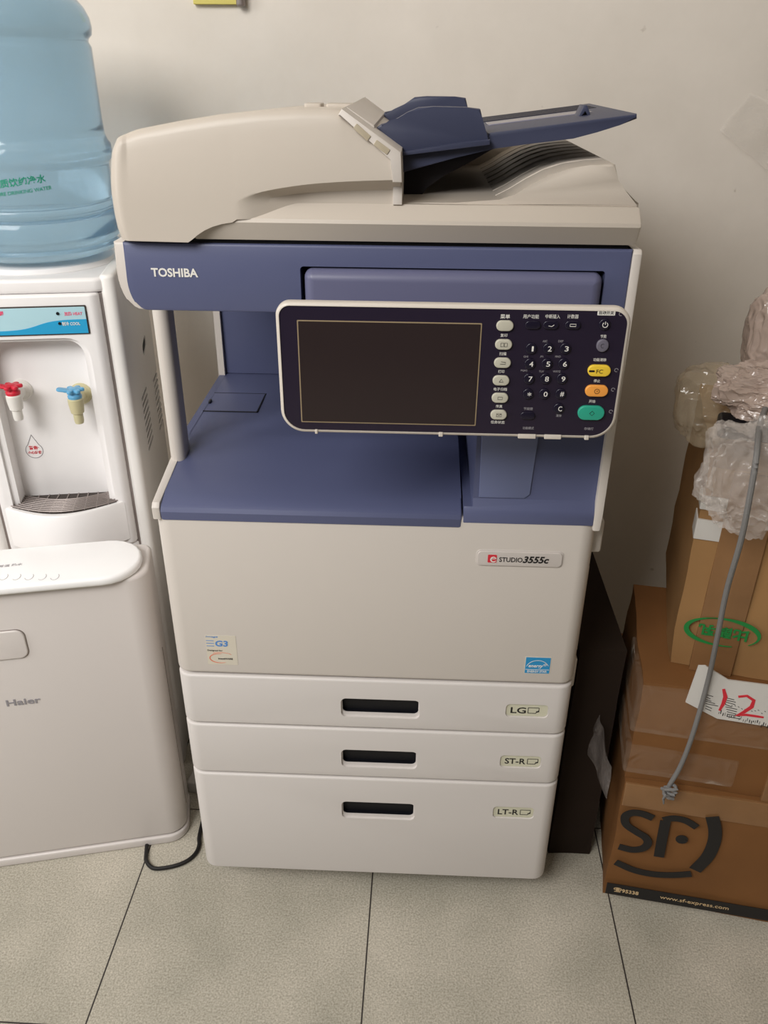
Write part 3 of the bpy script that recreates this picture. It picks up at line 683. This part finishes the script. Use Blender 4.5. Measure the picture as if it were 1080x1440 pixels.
# side covers and flaps on the right flank
for (z0, z1, y0, y1, xo) in ((.690, .740, .035, .45, .309), (.50, .655, .06, .48, .304), (.44, .495, .05, .44, .304)):
    b = bmesh.new(); rbox(b, .284, xo, y0, y1, z0, z1, .004, .004); obj('side_flap', b, M_CREAM, pr)
b = bmesh.new(); rbox(b, -.2965, -.284, .06, .5, .30, .74, .004, .004); obj('side_cover', b, M_CREAM, pr)
for sx in (-.22, .22):
    for y in (.10, .50):
        b = bmesh.new(); lathe(b, [(.006, -.011), (.023, -.011), (.025, -.008), (.025, .008), (.023, .011), (.006, .011)], 24, T(sx, y, .025) @ Matrix.Rotation(R(90), 4, 'Y'))
        rbox(b, sx-.016, sx+.016, y-.018, y+.018, .052, .066, .004, .002); rbox(b, sx-.017, sx-.013, y-.012, y+.012, .02, .055, .003, .001); rbox(b, sx+.013, sx+.017, y-.012, y+.012, .02, .055, .003, .001)
        obj('caster', b, M_BLACK, pr)

# ------------------------------------------------------------------ WATER DISPENSER
DF = Frame(-.40, .28, 0, 10)
dp = thing('water_dispenser', 'white upright water dispenser with a red and a blue tap, left of the printer', 'water dispenser', (-.40, .28, 0), 10)
DW = -.264; DC = DW/2
b = bmesh.new(); rbox(b, DW+.016, -.016, .034, .30, .10, .974, .012, .004); obj('body', b, M_DISP, dp)
for s, nm in ((0, 'side_panel'), (1, 'side_panel')):
    x0, x1 = (-.023, 0) if s == 0 else (DW, DW+.023)
    b = bmesh.new(); rbox(b, x0, x1, -.002, .305, .155, 1.0, .010, .006)
    cuts = []
    if s == 0:
        def side_cut(y0, y1, z0, z1, slant=.0):
            c = bmesh.new(); rprism(c, y1-y0, z1-z0, min(y1-y0, z1-z0)*.45, .012, 0, 0, T(-.0025, (y0+y1)/2, (z0+z1)/2) @ Matrix.Rotation(R(90), 4, 'Z') @ Matrix.Rotation(R(90), 4, 'X') @ Matrix.Rotation(slant, 4, 'Z'), n=3); return c
        for k in range(9):
            cuts.append(side_cut(.085, .150, .772-.0115*k-.0044, .772-.0115*k+.0018, R(0)))
            cuts.append(side_cut(.235, .315, .752-.0120*k-.0044, .752-.0120*k+.0018, R(0)))
        cuts.append(side_cut(.165, .215, .824, .846, R(12)))
    o = obj(nm, boolean(b, cuts) if cuts else b, M_DISPS, dp, angle=40)
    if s == 0:
        b = bmesh.new(); rbox(b, -.010, -.0022, .075, .296, .64, .86, .001, .0005); obj('vent_slots', b, M_GAP, o)
b = bmesh.new(); rbox(b, -.030, -.018, .003, .034, .16, .974, .001, .001); rbox(b, DW+.018, DW+.030, .003, .034, .16, .974, .001, .001); obj('corner_seam', b, M_CHROME, dp)
# top with recessed collar for the bottle
b = bmesh.new(); rbox(b, DW+.012, -.012, -.004, .30, .975, .9965, .02, .006); obj('top_cover', b, M_DISP, dp)
b = bmesh.new(); lathe(b, [(.03, .99), (.112, .99), (.116, .997), (.11, 1.003), (.09, 1.006), (.03, 1.004)], 48, T(DC, .14, 0)); obj('bottle_collar', b, M_DISP, dp)
# upper front: frame around a recess
def dl(u, v, y=0): return DF.at(u, v, y)
b = bmesh.new(); rbox(b, DW+.026, -.026, -.010, .03, .545, .9745, .014, .004)
RX0, RX1 = DW+.060, -.060
c = bmesh.new(); rprism(c, RX1-RX0, .30, (.024, .024, .01, .01), .2, 0, 0, T(DC, .06, .755) @ FRONT)
c2 = bmesh.new(); rprism(c2, RX1-RX0+.020, .31, (.034, .034, .01, .01), .05, 0, 0, T(DC, -.004, .755) @ FRONT)
fr = obj('front_frame', boolean(b, [c, c2]), M_DISP, dp, angle=40)
b = bmesh.new(); rbox(b, RX0-.004, RX1+.004, .0285, .032, .60, .906, .004, .001); obj('recess_back', b, M_DISP, dp)
# display strip
z0, z1 = .9175, .957; X0, X1 = DW+.047, -.047
b = bmesh.new(); fplate(b, X0-.002, X1+.002, z0-.002, z1+.002, -.0095, .0022, .002, .0006); obj('display_surround', b, M_SIGN, dp)
b = bmesh.new(); fplate(b, X0, X1, z0, z1, -.0095, .0028, .0015, .0004); ds = obj('display_panel', b, M_PALEB, dp)
b = bmesh.new(); n = 30; wv = [(X0+(X1-X0)*k/n, z0+.006+.015/(1+math.exp(-(k/n-.58)*14))) for k in range(n+1)]
poly_prism(b, [(X1, z0), (X0, z0)]+wv, -.0127, -.0122); tag(obj('wave_print', b, M_CYAN, ds), 'cyan wave print')
b = bmesh.new(); q = dl(103, 441, -.0125); add_text(b, '加热 HEAT', q[0], q[1], .026, .006, .0123, .02, 0, .0003, on(0)); q = dl(2, 441, -.0125); add_text(b, '电源', q[0]-.004, q[1], .014, .007, .0123, .03, 0, .0003, on(0)); obj('pink_lettering', b, M_INKP, ds)
b = bmesh.new(); q = dl(100, 455, -.0125); add_text(b, '制冷 COOL', q[0], q[1], .026, .006, .0128, .02, 0, .0003, on(0)); obj('white_lettering', b, M_INKW, ds)
for u, v in ((81, 441), (84, 455)):
    q = dl(u, v, -.013); b = bmesh.new(); lathe(b, [(.0012, 0), (.0024, 0), (.0022, .0012), (.0012, .0014)], 16, T(q[0], -.0125, q[1]) @ FRONT); obj('indicator_lamp', b, M_BLACK, ds)
# taps
def tap(u, v, lever, bodym, lab, yout=.042):
    x, z = dl(u, v, .0285)
    q = bmesh.new(); lathe(q, [(.004, 0), (.0175, 0), (.0175, .003), (.0150, .006), (.0140, .006), (.009, .010), (.009, yout), (.004, yout)], 32, T(x, .0285, z) @ FRONT)
    o = tag(obj('tap', q, bodym, dp), lab); yc = .0285-yout
    q = bmesh.new(); lathe(q, [(.005, -.034), (.0065, -.034), (.0075, -.030), (.0075, -.018), (.0100, -.016), (.0118, -.002), (.0118, .006), (.009, .009), (.004, .009)], 28, T(x, yc, z)); obj('spout', q, bodym, o)
    q = bmesh.new(); lathe(q, [(.004, .008), (.0105, .008), (.011, .012), (.008, .016), (.009, .022), (.006, .024), (.003, .024)], 24, T(x, yc, z))
    for a in (0, 60, 120): rprism(q, .032, .009, .0044, .005, .002, .001, T(x, yc, z+.0185) @ Matrix.Rotation(R(a+10), 4, 'Z'))
    rprism(q, .030, .012, .005, .004, .0015, .001, T(x-.010, yc-.004, z+.020) @ Matrix.Rotation(R(10), 4, 'Y'))
    obj('tap_lever', q, lever, o)
tap(114, 553, M_FBLUE, M_TAPY, 'yellowed tap with blue lever'); tap(30, 548, M_FRED, M_TAPW, 'white tap with red lever')
# drop-shaped sign in the recess
x, z = dl(48, 632, .028); b = bmesh.new()
pts = arc(x, z-.002, .0135, .0135, -230, 50, 24); pts = [(x, z+.026)]+[(p[0], p[1]) for p in pts[::-1]]+[(x, z+.026)]
stroke(b, pts, .0010, .0003, on(.0283)); obj('warning_outline', b, M_INKG, dp)
b = bmesh.new(); add_text(b, '警告·', x, z+.003, .016, .0065, 0, .03, 0, .0003, on(.0283)); add_text(b, '小心烫伤', x, z-.0055, .022, .0055, 0, .03, 0, .0003, on(.0283)); obj('warning_lettering', b, M_INKR, dp)
# drip tray bulging forwards
TZ = .628; x0, x1 = DW+.036, -.036; w = x1-x0
def bow(k, y=.042): return -.010-y*math.sin(math.pi*k)
n = 24
outline = [(x0+w*k/n, bow(k/n)) for k in range(n+1)]+[(x1, .03), (x0, .03)]
b = bmesh.new()
for zz, grow in (): pass
A_ = [b.verts.new((x, y, .556+.012*abs(0))) for x, y in outline]; B_ = [b.verts.new((x, y, TZ-.003)) for x, y in outline]; C_ = [b.verts.new((x, y+.002, TZ)) for x, y in outline]
for P_, Q_ in ((A_, B_), (B_, C_)):
    for i in range(len(P_)): b.faces.new((P_[i], P_[(i+1) % len(P_)], Q_[(i+1) % len(P_)], Q_[i]))
b.faces.new(A_[::-1]); b.faces.new(C_)
dt = obj('drip_tray', b, M_DISP, dp, angle=40)
b = bmesh.new(); gl = [(x0+w*(.03+.94*k/n), bow(k/n, .036)+.004) for k in range(n+1)]+[(x1-.006, .0275), (x0+.006, .0275)]
G0 = [b.verts.new((x, y, TZ+.0001)) for x, y in gl]; G1 = [b.verts.new((x, y, TZ+.0015)) for x, y in gl]
for i in range(len(G0)): b.faces.new((G0[i], G0[(i+1) % len(G0)], G1[(i+1) % len(G0)], G1[i]))
b.faces.new(G0[::-1]); b.faces.new(G1); obj('grille_well', b, M_SIGN, dt)
b = bmesh.new()
for k in range(8):
    dy = .006*k
    pts = [(x0+w*t/n, bow(t/n, .036)+.007+dy) for t in range(1, n)]
    pts = [(x, y, TZ+.003) for x, y in pts if y < .026]
    if len(pts) > 2: tube(b, pts, .0014, 6)
for k in range(-4, 5): tube(b, [(DC+k*.018, bow(.5+k*.09, .036)+.006, TZ+.0022), (DC+k*.016, .026, TZ+.0022)], .0012, 6)
obj('drip_grille', b, M_CHROME, dt)
# lower front with door seam, base
b = bmesh.new(); rbox(b, DW+.024, -.024, -.004, .03, .10, .5445, .012, .004); lf = obj('lower_front', b, M_DISP, dp)
b = bmesh.new()
stroke(b, [(DW+.038, .20), (DW+.038, .537), (-.038, .537), (-.038, .20)], .0012, .0003, on(-.004)); obj('door_seam', b, M_CHROME, lf)
b = bmesh.new(); rbox(b, DW+.004, -.004, .006, .30, .0, .16, .02, .004); obj('base', b, M_DISPS, dp)

# water bottle standing upside down on it
bc = DF.o+DF.e*DC+DF.n*.14
wb = thing('water_bottle', 'large pale blue translucent water bottle upside down on the dispenser', 'water bottle', (bc.x, bc.y, 0), 10)
prof = [(.020, 1.0068), (.060, 1.0072), (.100, 1.010), (.116, 1.016), (.1220, 1.024), (.1180, 1.029), (.1245, 1.035), (.1265, 1.045), (.1270, 1.068), (.1215, 1.073), (.1255, 1.078), (.1255, 1.085), (.1200, 1.090), (.1230, 1.094), (.1230, 1.138), (.1245, 1.142), (.1285, 1.147), (.1300, 1.155), (.1295, 1.166), (.1255, 1.172), (.1225, 1.180), (.1215, 1.20), (.1215, 1.285), (.1215, 1.295), (.1180, 1.302), (.1190, 1.306), (.1240, 1.311), (.1255, 1.320), (.1240, 1.332), (.118, 1.345), (.108, 1.357), (.09, 1.366), (.04, 1.368), (.02, 1.362)]
b = bmesh.new(); lathe(b, prof, 96); obj('bottle_body', b, M_BOT, wb, angle=60)
def wrap(bm, s, ang, z, w, h, r, bold=.01, dz=0):
    t = bmesh.new(); add_text(t, s, 0, 0, w, h, 0, bold, 0, .0004)
    for v in t.verts:
        a = R(ang)+v.co.x/r; rr_ = r+v.co.z; v.co = Vector((rr_*math.sin(a), -rr_*math.cos(a), z+v.co.y+dz*v.co.x))
    me = bpy.data.meshes.new('x'); t.to_mesh(me); t.free(); bm.from_mesh(me); bpy.data.meshes.remove(me)
b = bmesh.new(); wrap(b, '优质饮纯净水', 8, 1.127, .074, .0115, .1236, .02, .10); wrap(b, 'PURE DRINKING WATER', 10, 1.114, .078, .005, .1236, .01, .10); tag(obj('bottle_lettering', b, M_INKT, wb), 'green bottle lettering')

# ------------------------------------------------------------------ LOW WHITE APPLIANCE in front of the dispenser
HF = Frame(-.352, .103, 0, 13)
hp = thing('floor_appliance', 'low white appliance with a glossy white lid standing in front of the water dispenser', 'appliance', (-.352, .103, 0), 13)
HL = -.44
b = bmesh.new(); rbox(b, HL, -.0, .0, .108, .020, .584, .034, .006, .02); hb = obj('body', b, M_HAI, hp)
b = bmesh.new(); rbox(b, HL-.002, .002, -.002, .110, .0, .0185, .036, .004, .02); obj('base', b, M_HAI, hp)
b = bmesh.new(); rbox(b, HL+.012, -.010, -.014, .104, .583, .598, .056, .006, .057); hl = tag(obj('lid', b, M_HAIL, hp), 'glossy white lid')
b = bmesh.new()
for u, v, w_, s in ((6, 796, .03, '常温'), (24, 794, .03, '热水')):
    d = rt*((u-540)/F)-up*((v-720)/F)+fw; t = (.598-CAM.z)/d.z; p = CAM+d*t-HF.o; add_text(b, s, p.dot(HF.e), p.dot(HF.n), .016, .007, .5982, .01, 0, .0002)
for k in range(5):
    u = 5+18*k; d = rt*((u-540)/F)-up*((811-720)/F)+fw; t = (.598-CAM.z)/d.z; p = CAM+d*t-HF.o
    stroke(b, arc(p.dot(HF.e), p.dot(HF.n), .006, .009, 200+30*(k % 2), 400), .0007, .0002, None, .5982)
obj('lid_lettering', b, mat('pale grey print', (176, 172, 176), .4), hl)
q0 = HF.at(38, 907); q1 = HF.at(20, 886); q2 = HF.at(15, 926)
b = bmesh.new(); fplate(b, q0[0]-.082, q0[0]+.0015, q2[1]-.0015, q1[1]+.0015, .001, .0014, .014, .0005); obj('button_surround', b, M_CHROME, hb)
b = bmesh.new(); fplate(b, q0[0]-.080, q0[0], q2[1], q1[1], .001, .0042, .0135, .002); obj('door_button', b, M_HAI, hb)
q0 = HF.at(10, 993); q1 = HF.at(57, 983); b = bmesh.new(); add_text(b, 'Haier', (q0[0]+q1[0])/2, .3715, q1[0]-q0[0], .0125, .0001, .018, 0, .0008, on(0)); tag(obj('brand_lettering', b, M_INKG, hb), 'grey brand lettering')
b = bmesh.new(); rbox(b, -.004, .0012, .038, .0405, .055, .42, .0004, .0003); obj('side_seam', b, M_CHROME, hb)

# ------------------------------------------------------------------ cable loop and plugs on the floor at the left
def on_z(u, v, z):
    x, y = on_flat(u, v, z); return (x, y, z)
pts = [on_z(u, v, .004) for u, v in ((205, 1209), (209, 1216), (216, 1221), (228, 1221), (248, 1217), (264, 1210), (275, 1200), (280, 1188), (281, 1172))]+[(-.335, .20, .004), (-.33, .36, .004), (-.36, .55, .004)]
b = bmesh.new(); tube(b, [Vector((-.425, .085, .004))]+spline(pts, 8), .0036, 10); tag(obj('power_cable', b, M_CABLE), 'thin black power cable looped on the tiles beside the printer', 'cable')
pg = thing('power_strip', 'white power strip with a plug in the narrow gap left of the printer', 'power strip', (-.345, .30, 0), 80)
b = bmesh.new(); rbox(b, -.09, .10, -.022, .022, .0, .03, .006, .004); obj('strip_body', b, M_PLUG, pg)
b = bmesh.new(); rbox(b, -.06, -.02, -.016, .016, .03, .07, .006, .005); tube(b, [(-.04, 0, .068), (-.04, 0, .09), (-.03, .004, .11), (0, .006, .10), (.04, .0, .05)], .004, 8); obj('plug', b, M_PLUG, pg)
b = bmesh.new(); rbox(b, .02, .06, -.016, .016, .03, .06, .006, .005); obj('plug', b, M_CABLE, pg)

# ------------------------------------------------------------------ BOXES on the right
def carton(name, w, d, h, m, lab, loc, deg, crush=.004, seed=0, group='cardboard boxes right of the printer'):
    t = thing(name, lab, 'cardboard box', loc, deg, group)
    b = bmesh.new(); nx, ny, nz = 14, 12, 10
    # six gridded faces, bulged and dented
    def pt(x, y, z):
        e = min(min(x, w-x)/w, 1)*2; f = min(z, h-z)/h*2; g = min(y, d-y)/d*2
        bulge = crush*1.2
        v = Vector((x, y, z)); s = Vector((seed*3.1, seed*1.7, 0))
        nz_ = noise.noise(v*9+s)*crush*1.4+noise.noise(v*26+s)*crush*.5
        o = Vector((0, 0, 0))
        if y < 1e-6: o.y += -bulge*math.sin(math.pi*x/w)*math.sin(math.pi*z/h)+nz_
        if x < 1e-6: o.x += -bulge*math.sin(math.pi*y/d)*math.sin(math.pi*z/h)+nz_
        
        return v+o
    def grid(f, na, nb):
        V = [[b.verts.new(pt(*f(i/na, j/nb))) for j in range(nb+1)] for i in range(na+1)]
        for i in range(na):
            for j in range(nb): b.faces.new((V[i][j], V[i+1][j], V[i+1][j+1], V[i][j+1]))
    grid(lambda a, c: (a*w, 0, c*h), nx, nz); grid(lambda a, c: (a*w, d, c*h), nx, nz); grid(lambda a, c: (0, a*d, c*h), ny, nz); grid(lambda a, c: (w, a*d, c*h), ny, nz); grid(lambda a, c: (a*w, c*d, 0), nx, ny); grid(lambda a, c: (a*w, c*d, h), nx, ny)
    bmesh.ops.remove_doubles(b, verts=b.verts, dist=.0012)
    obj('carton', b, m, t, angle=40)
    return t
# bottom box
b1 = Frame(.4026, .0266, 0, -8.8); H1 = .272
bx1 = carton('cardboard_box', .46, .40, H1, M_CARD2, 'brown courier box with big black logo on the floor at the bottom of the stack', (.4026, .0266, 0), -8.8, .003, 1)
def pr1(u, v): return b1.at(u, v, -.004)
YB = -.0075
b = bmesh.new()
S = lambda u, v: pr1(780+u/3.6, 1050+v/3.6)
def smooth2(P, n=6): return [(p.x, p.y) for p in spline([(a, c, 0) for a, c in P], n)]
stroke(b, smooth2([S(*p) for p in ((497, 352), (440, 330), (390, 326), (356, 345), (362, 385), (410, 420), (458, 450), (470, 480), (445, 505), (390, 512), (324, 496))]), .0135, .0008, on(YB))
stroke(b, [S(*p) for p in ((526, 548), (540, 470), (560, 366))], .0165, .0008, on(YB))
stroke(b, smooth2([S(*p) for p in ((548, 362), (600, 353), (660, 364), (718, 398))]), .0125, .0008, on(YB-.0002))
q = S(642, 460); stroke(b, arc(q[0], q[1], .0048, .0048, 0, 360), .0096, .0008, on(YB))
stroke(b, smooth2([S(*p) for p in ((796, 346), (810, 415), (803, 480), (770, 550), (708, 615))]), .0205, .0008, on(YB))
stroke(b, smooth2([S(*p) for p in ((308, 575), (400, 615), (500, 636), (600, 640), (690, 634))]), .0135, .0008, on(YB))
tag(obj('courier_logo', b, M_INKK, bx1), 'black courier logo print')
g0 = S(255, 690); b = bmesh.new(); poly_prism(b, [(.002, .010), (.458, .010), (.458, .037), (.002, .037)], YB-.0008, YB); band = tag(obj('black_band', b, M_INKK, bx1), 'black band along the bottom')
b = bmesh.new(); q = S(365, 700); add_text(b, '☎95338', q[0], .0235, .042, .0120, .0085, .02, 0, .0004, on(0)); q = S(698, 755); obj('band_lettering', b, M_TANP, band); b = bmesh.new(); add_text(b, 'www.sf-express.com', q[0]+.004, .0235, .112, .0105, .0085, .0, 0, .0004, on(0)); obj('band_lettering', b, M_TANP, band)
b = bmesh.new(); rbox(b, .0, .46, -.0052, .003, H1-.05, H1-.0005, .002, .001); tag(obj('packing_tape', b, M_TAPE, bx1), 'shiny brown packing tape')
# middle box, wrapped in tape, with the shipping label
H2 = .195; b2 = Frame(.396, .028, H1, -9)
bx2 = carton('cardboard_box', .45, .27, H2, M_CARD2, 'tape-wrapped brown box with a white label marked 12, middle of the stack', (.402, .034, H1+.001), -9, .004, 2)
b2 = Frame(.402, .034, H1, -9)
def s2(u, v): x, z = b2.at(u, v, -.010); return (x, z)
for z0, z1, xa, xb in ((.105, .190, -.008, .22), (.02, .07, -.007, .16)):
    b = bmesh.new(); rbox(b, xa, xb, -.0095, .12, z0, z1, .006, .002, .002); obj('clear_tape', b, M_CLEAR, bx2)
b = bmesh.new()
rbox(b, .205, .255, -.0082, .0, .0, H2*.98, .001, .0005)
obj('packing_tape', b, M_TAPE, bx2)
b = bmesh.new(); LP = [(964, 988), (982, 937), (992, 937), (1024, 957), (1080, 966), (1080, 1026), (1008, 1011)]
q = [b2.at(u, v, -.012) for u, v in LP]; q = [(x, z-0) for x, z in q]
q[4] = (q[4][0]+.12, q[4][1]+.002); q[5] = (q[5][0]+.12, q[5][1]+.002)
poly_prism(b, [(x, z) for x, z in q], -.0125, -.0100); lb = tag(obj('shipping_label', b, M_PAPER, bx2), 'white shipping label')
S3 = lambda u, v: b2.at(800+u/3.857, 760+v/3.857, -.0125)
b = bmesh.new(); stroke(b, [S3(*p) for p in ((838, 808), (848, 850), (835, 890), (815, 925))], [.004, .006, .005, .003], .0005, on(-.0126))
stroke(b, [S3(*p) for p in ((918, 850), (965, 845), (1002, 870), (990, 905), (945, 935), (905, 950), (960, 948), (1010, 955), (1055, 962))], [.004, .004, .005, .006, .005, .004, .004, .004, .003], .0005, on(-.0126)); tag(obj('handwritten_number', b, M_INKR, lb), 'red handwritten 12')
b = bmesh.new()
random.seed(3)
for k in range(9):
    for j in range(2):
        u0 = 730+j*110+random.uniform(-6, 6)+k*2; v0 = 835+k*13+j*18
        a = S3(u0, v0); c = S3(u0+random.uniform(30, 75), v0+14)
        if j == 0 and k > 6: continue
        stroke(b, [a, c], .0010, .0003, on(-.0125))
for k in range(26):
    a = S3(815+k*11, 925+k*3.2+random.uniform(-10, 10)); stroke(b, [a, (a[0]+random.uniform(-.0005, .0005), a[1]-random.uniform(.003, .008))], random.choice((.0006, .0012)), .0003, on(-.0125))
    if k % 2: a = S3(835+k*9, 885+k*2+random.uniform(-8, 8)); stroke(b, [a, (a[0]+.002, a[1]-.001)], .0008, .0003, on(-.0125))
obj('label_lettering', b, M_INKK, lb)
# top box
Z3 = H1+H2+.002; b3 = Frame(.4500, .080, Z3, -14)
H3 = .335
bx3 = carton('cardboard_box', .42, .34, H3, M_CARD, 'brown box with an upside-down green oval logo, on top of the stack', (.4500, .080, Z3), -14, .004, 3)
YL = -.008
ce = [b3.at(800+u/3.857, 760+v/3.857, YL) for u, v in ((632, 490), (1040, 500), (835, 425), (830, 572))]
cx = (ce[0][0]+ce[1][0])/2; cz = (ce[2][1]+ce[3][1])/2; rx = (ce[1][0]-ce[0][0])/2; rz = (ce[2][1]-ce[3][1])/2
b = bmesh.new(); a_ = arc(cx, cz, rx, rz, 100, 290, 30); stroke(b, a_, [.0015+.006*math.sin(math.pi*k/30)**2 for k in range(31)], .0006, on(YL)); a_ = arc(cx, cz, rx, rz, -40, 120, 30); stroke(b, a_, [.0012+.006*math.sin(math.pi*k/30)**2 for k in range(31)], .0006, on(YL))
add_text(b, '比醇乳', cx+.001, cz, rx*1.4, rz*.85, -YL, .03, 0, .0006, on(0), True); tag(obj('green_logo', b, M_INKGR, bx3), 'green oval logo print')
b = bmesh.new(); rbox(b, .03, .09, -.0068, .002, .0, H3*.99, .001, .0006); obj('packing_tape', b, M_TAPE, bx3)
for (z0, z1, xa, xb) in ((.272, .292, -.004, .045), (.225, .256, -.004, .040)):
    b = bmesh.new(); rbox(b, xa, xb, -.0062, .03, z0, z1, .002, .0006); obj('paper_tape', b, M_PAPER, bx3)

# carton added in the gap; the shade there is put into its colour
bd_ = carton('cardboard_box', .075, .36, .47, M_CARDD, 'narrow box added between printer and stack, coloured as dark as the shadow there', (.318, .105, 0), 0, .003, 5)

# ------------------------------------------------------------------ crumpled plastics
def crumple(name, center, size, m, lab, cat, seed=0, amp=.28, sub=5, deg=0, fold=9, group=None, flat=None):
    b = bmesh.new(); bmesh.ops.create_icosphere(b, subdivisions=sub, radius=1); s = Vector((seed*7.3, seed*2.9, seed*5.1))
    for v in b.verts:
        p = v.co.copy(); d = noise.noise(p*1.4+s)*amp+(.5-abs(noise.noise(p*3.1+s)))*amp*.7+(.5-abs(noise.noise(p*fold+s)))*amp*.30+(.5-abs(noise.noise(p*fold*2.3+s)))*amp*.12
        sq = Vector([math.copysign(abs(c)**.75, c) for c in p])
        v.co = Vector((sq.x*size[0], sq.y*size[1], sq.z*size[2]))*(1+d)
        if flat is not None: v.co.z = max(v.co.z, flat)
    o = obj(name, b, m, None, angle=30); o.location = center; o.rotation_euler = (0, 0, R(deg)); return tag(o, lab, cat, group)
topz = Z3+H3
def wp(u, v, y): x, z = W0.at(u, v, y); return (x, y, z)
crumple('bubble_wrap', wp(1062, 668, .0), (.058, .036, .066), M_BUBBLE, 'crumpled white bubble wrap hanging down the front of the top box', 'bubble wrap', 1, .40, 6, -14, 7)
crumple('plastic_bag', wp(1001, 568, .17), (.046, .040, .050), M_AMBER, 'cloudy clear plastic bag lying on the left end of the top box', 'plastic bag', 2, .26, 5, -14, 4)
crumple('wrapped_parcel', wp(1079, 550, .095), (.055, .040, .028), M_FOAM, 'pinkish wrapped bundle on the top box, right of the cloudy bag', 'parcel', 3, .34, 6, -14, 8, 'film-wrapped bundles on the top box')
crumple('wrapped_parcel', wp(1100, 474, .20), (.045, .045, .066), M_FOAM, 'tall film-wrapped bundle at the right edge above the pinkish bundle', 'parcel', 4, .18, 6, -14, 6, 'film-wrapped bundles on the top box')
b = bmesh.new(); rbox(b, -.05, .10, -.02, .02, -.012, .012, .007, .005); o = obj('black_pouch', b, M_BLACK); o.location = wp(1066, 603, .075); o.rotation_euler = (0, 0, R(-14)); tag(o, 'black pouch wedged between the bubble wrap and the pinkish bundle', 'pouch')
# torn film at the left of the stack
def sheet(name, pts, m, lab, cat, n=14, amp=.012, seed=0, thick=.0012):
    b = bmesh.new(); A0, B0, C0, D0 = [Vector(p) for p in pts]; V = []
    for i in range(n+1):
        row = []
        for j in range(n+1):
            s, t = i/n, j/n; p = (A0*(1-s)+B0*s)*(1-t)+(D0*(1-s)+C0*s)*t
            q = p*22+Vector((seed*3, 0, 0)); p = p+Vector((noise.noise(q), noise.noise(q+Vector((9, 0, 0)))*1.5, noise.noise(q+Vector((0, 9, 0)))))*amp
            row.append(b.verts.new(p))
        V.append(row)
    for i in range(n):
        for j in range(n): b.faces.new((V[i][j], V[i+1][j], V[i+1][j+1], V[i][j+1]))
    bmesh.ops.solidify(b, geom=b.faces[:], thickness=thick)
    return tag(obj(name, b, m, None), lab, cat)
sheet('torn_film', [wp(818, 1045, .12), wp(842, 985, .12), wp(862, 1080, .03), wp(852, 1124, .03)], M_SCRAP, 'torn smoky plastic film hanging left of the two lower boxes', 'plastic film', seed=2)
sheet('wall_film', [(.575, .688, 1.178), (.62, .688, 1.235), (.74, .686, 1.20), (.70, .686, 1.10)], M_WALLFILM, 'clear shiny plastic film stuck on the wall at upper right', 'plastic film', 18, .006, 4)

# cord hanging over the stack
cp = [wp(1076, 575, .05), wp(1068, 600, .0), wp(1064, 640, -.06), wp(1056, 690, -.068), wp(1042, 760, -.060), wp(1022, 830, -.040), wp(1008, 900, -.025), wp(995, 960, .0), wp(975, 1030, -.002), wp(958, 1075, -.001), wp(941, 1105, -.002)]
cd = thing('hanging_cord', 'grey cord hanging down the front of the stacked boxes, ending in a knot', 'cord', cp[-1])
o_ = Vector(cp[-1])
b = bmesh.new(); tube(b, [Vector(p)-o_ for p in spline(cp, 8)], .0036, 10); obj('cord', b, M_ROPE, cd)
b = bmesh.new(); kn = [Vector((.010*math.sin(t*2.1)*(1-.04*t)+.002*math.cos(t*5), -.004+.006*math.cos(t*2.6), -.002*t+.006*math.sin(t*1.7))) for t in [k*.35 for k in range(28)]]
tube(b, kn, .0028, 8); tube(b, [(-.004, -.004, -.012), (-.006, -.005, -.024), (-.004, -.005, -.034)], [.003, .0022, .0012], 8); obj('knot', b, M_ROPE, cd)

# notice strip high on the wall
n0 = W0.at(272, 6, .69); n1 = W0.at(345, 7, .69)
nt_ = thing('wall_notice', 'yellow notice strip with a metal end fixed high on the back wall', 'notice', (n0[0], .70, n0[1]))
b = bmesh.new(); rbox(b, 0, (n1[0]-n0[0])*.86, -.012, 0, 0, .075, .002, .001); obj('notice_board', b, M_YPAPER, nt_)
b = bmesh.new(); rbox(b, (n1[0]-n0[0])*.84, n1[0]-n0[0], -.022, 0, -.003, .078, .006, .003); obj('metal_end', b, M_CHROME, nt_)

# ------------------------------------------------------------------ light
def area(name, loc, target, sx, sy, power, col):
    l = bpy.data.lights.new(name, 'AREA'); l.shape = 'RECTANGLE'; l.size = sx; l.size_y = sy; l.energy = power; l.color = col
    o = bpy.data.objects.new(name, l); C.objects.link(o); o.location = loc
    o.rotation_euler = (Vector(target)-Vector(loc)).to_track_quat('-Z', 'Y').to_euler(); return o
area('daylight_window', (-1.10, -1.8, 2.45), (-.1, .2, .8), 1.2, .9, 56, (1.0, .985, .965))
area('side_fill', (-2.0, -.7, 1.5), (-.3, .2, .8), .8, 1.2, 18, (1.0, .985, .965))  # added fill for the left edges, not a known window
area('ceiling_lamp', (.1, -1.5, 2.7), (.1, -.3, .3), 1.0, .5, 1.5, (1.0, .96, .9))
w = bpy.data.worlds.new('world'); bpy.context.scene.world = w; w.use_nodes = True
w.node_tree.nodes['Background'].inputs[0].default_value = (1.0, .97, .93, 1); w.node_tree.nodes['Background'].inputs[1].default_value = .05
vs = bpy.context.scene.view_settings
vs.view_transform = 'Standard'; vs.look = 'None'; vs.exposure = 0; vs.gamma = 1; vs.use_curve_mapping = False
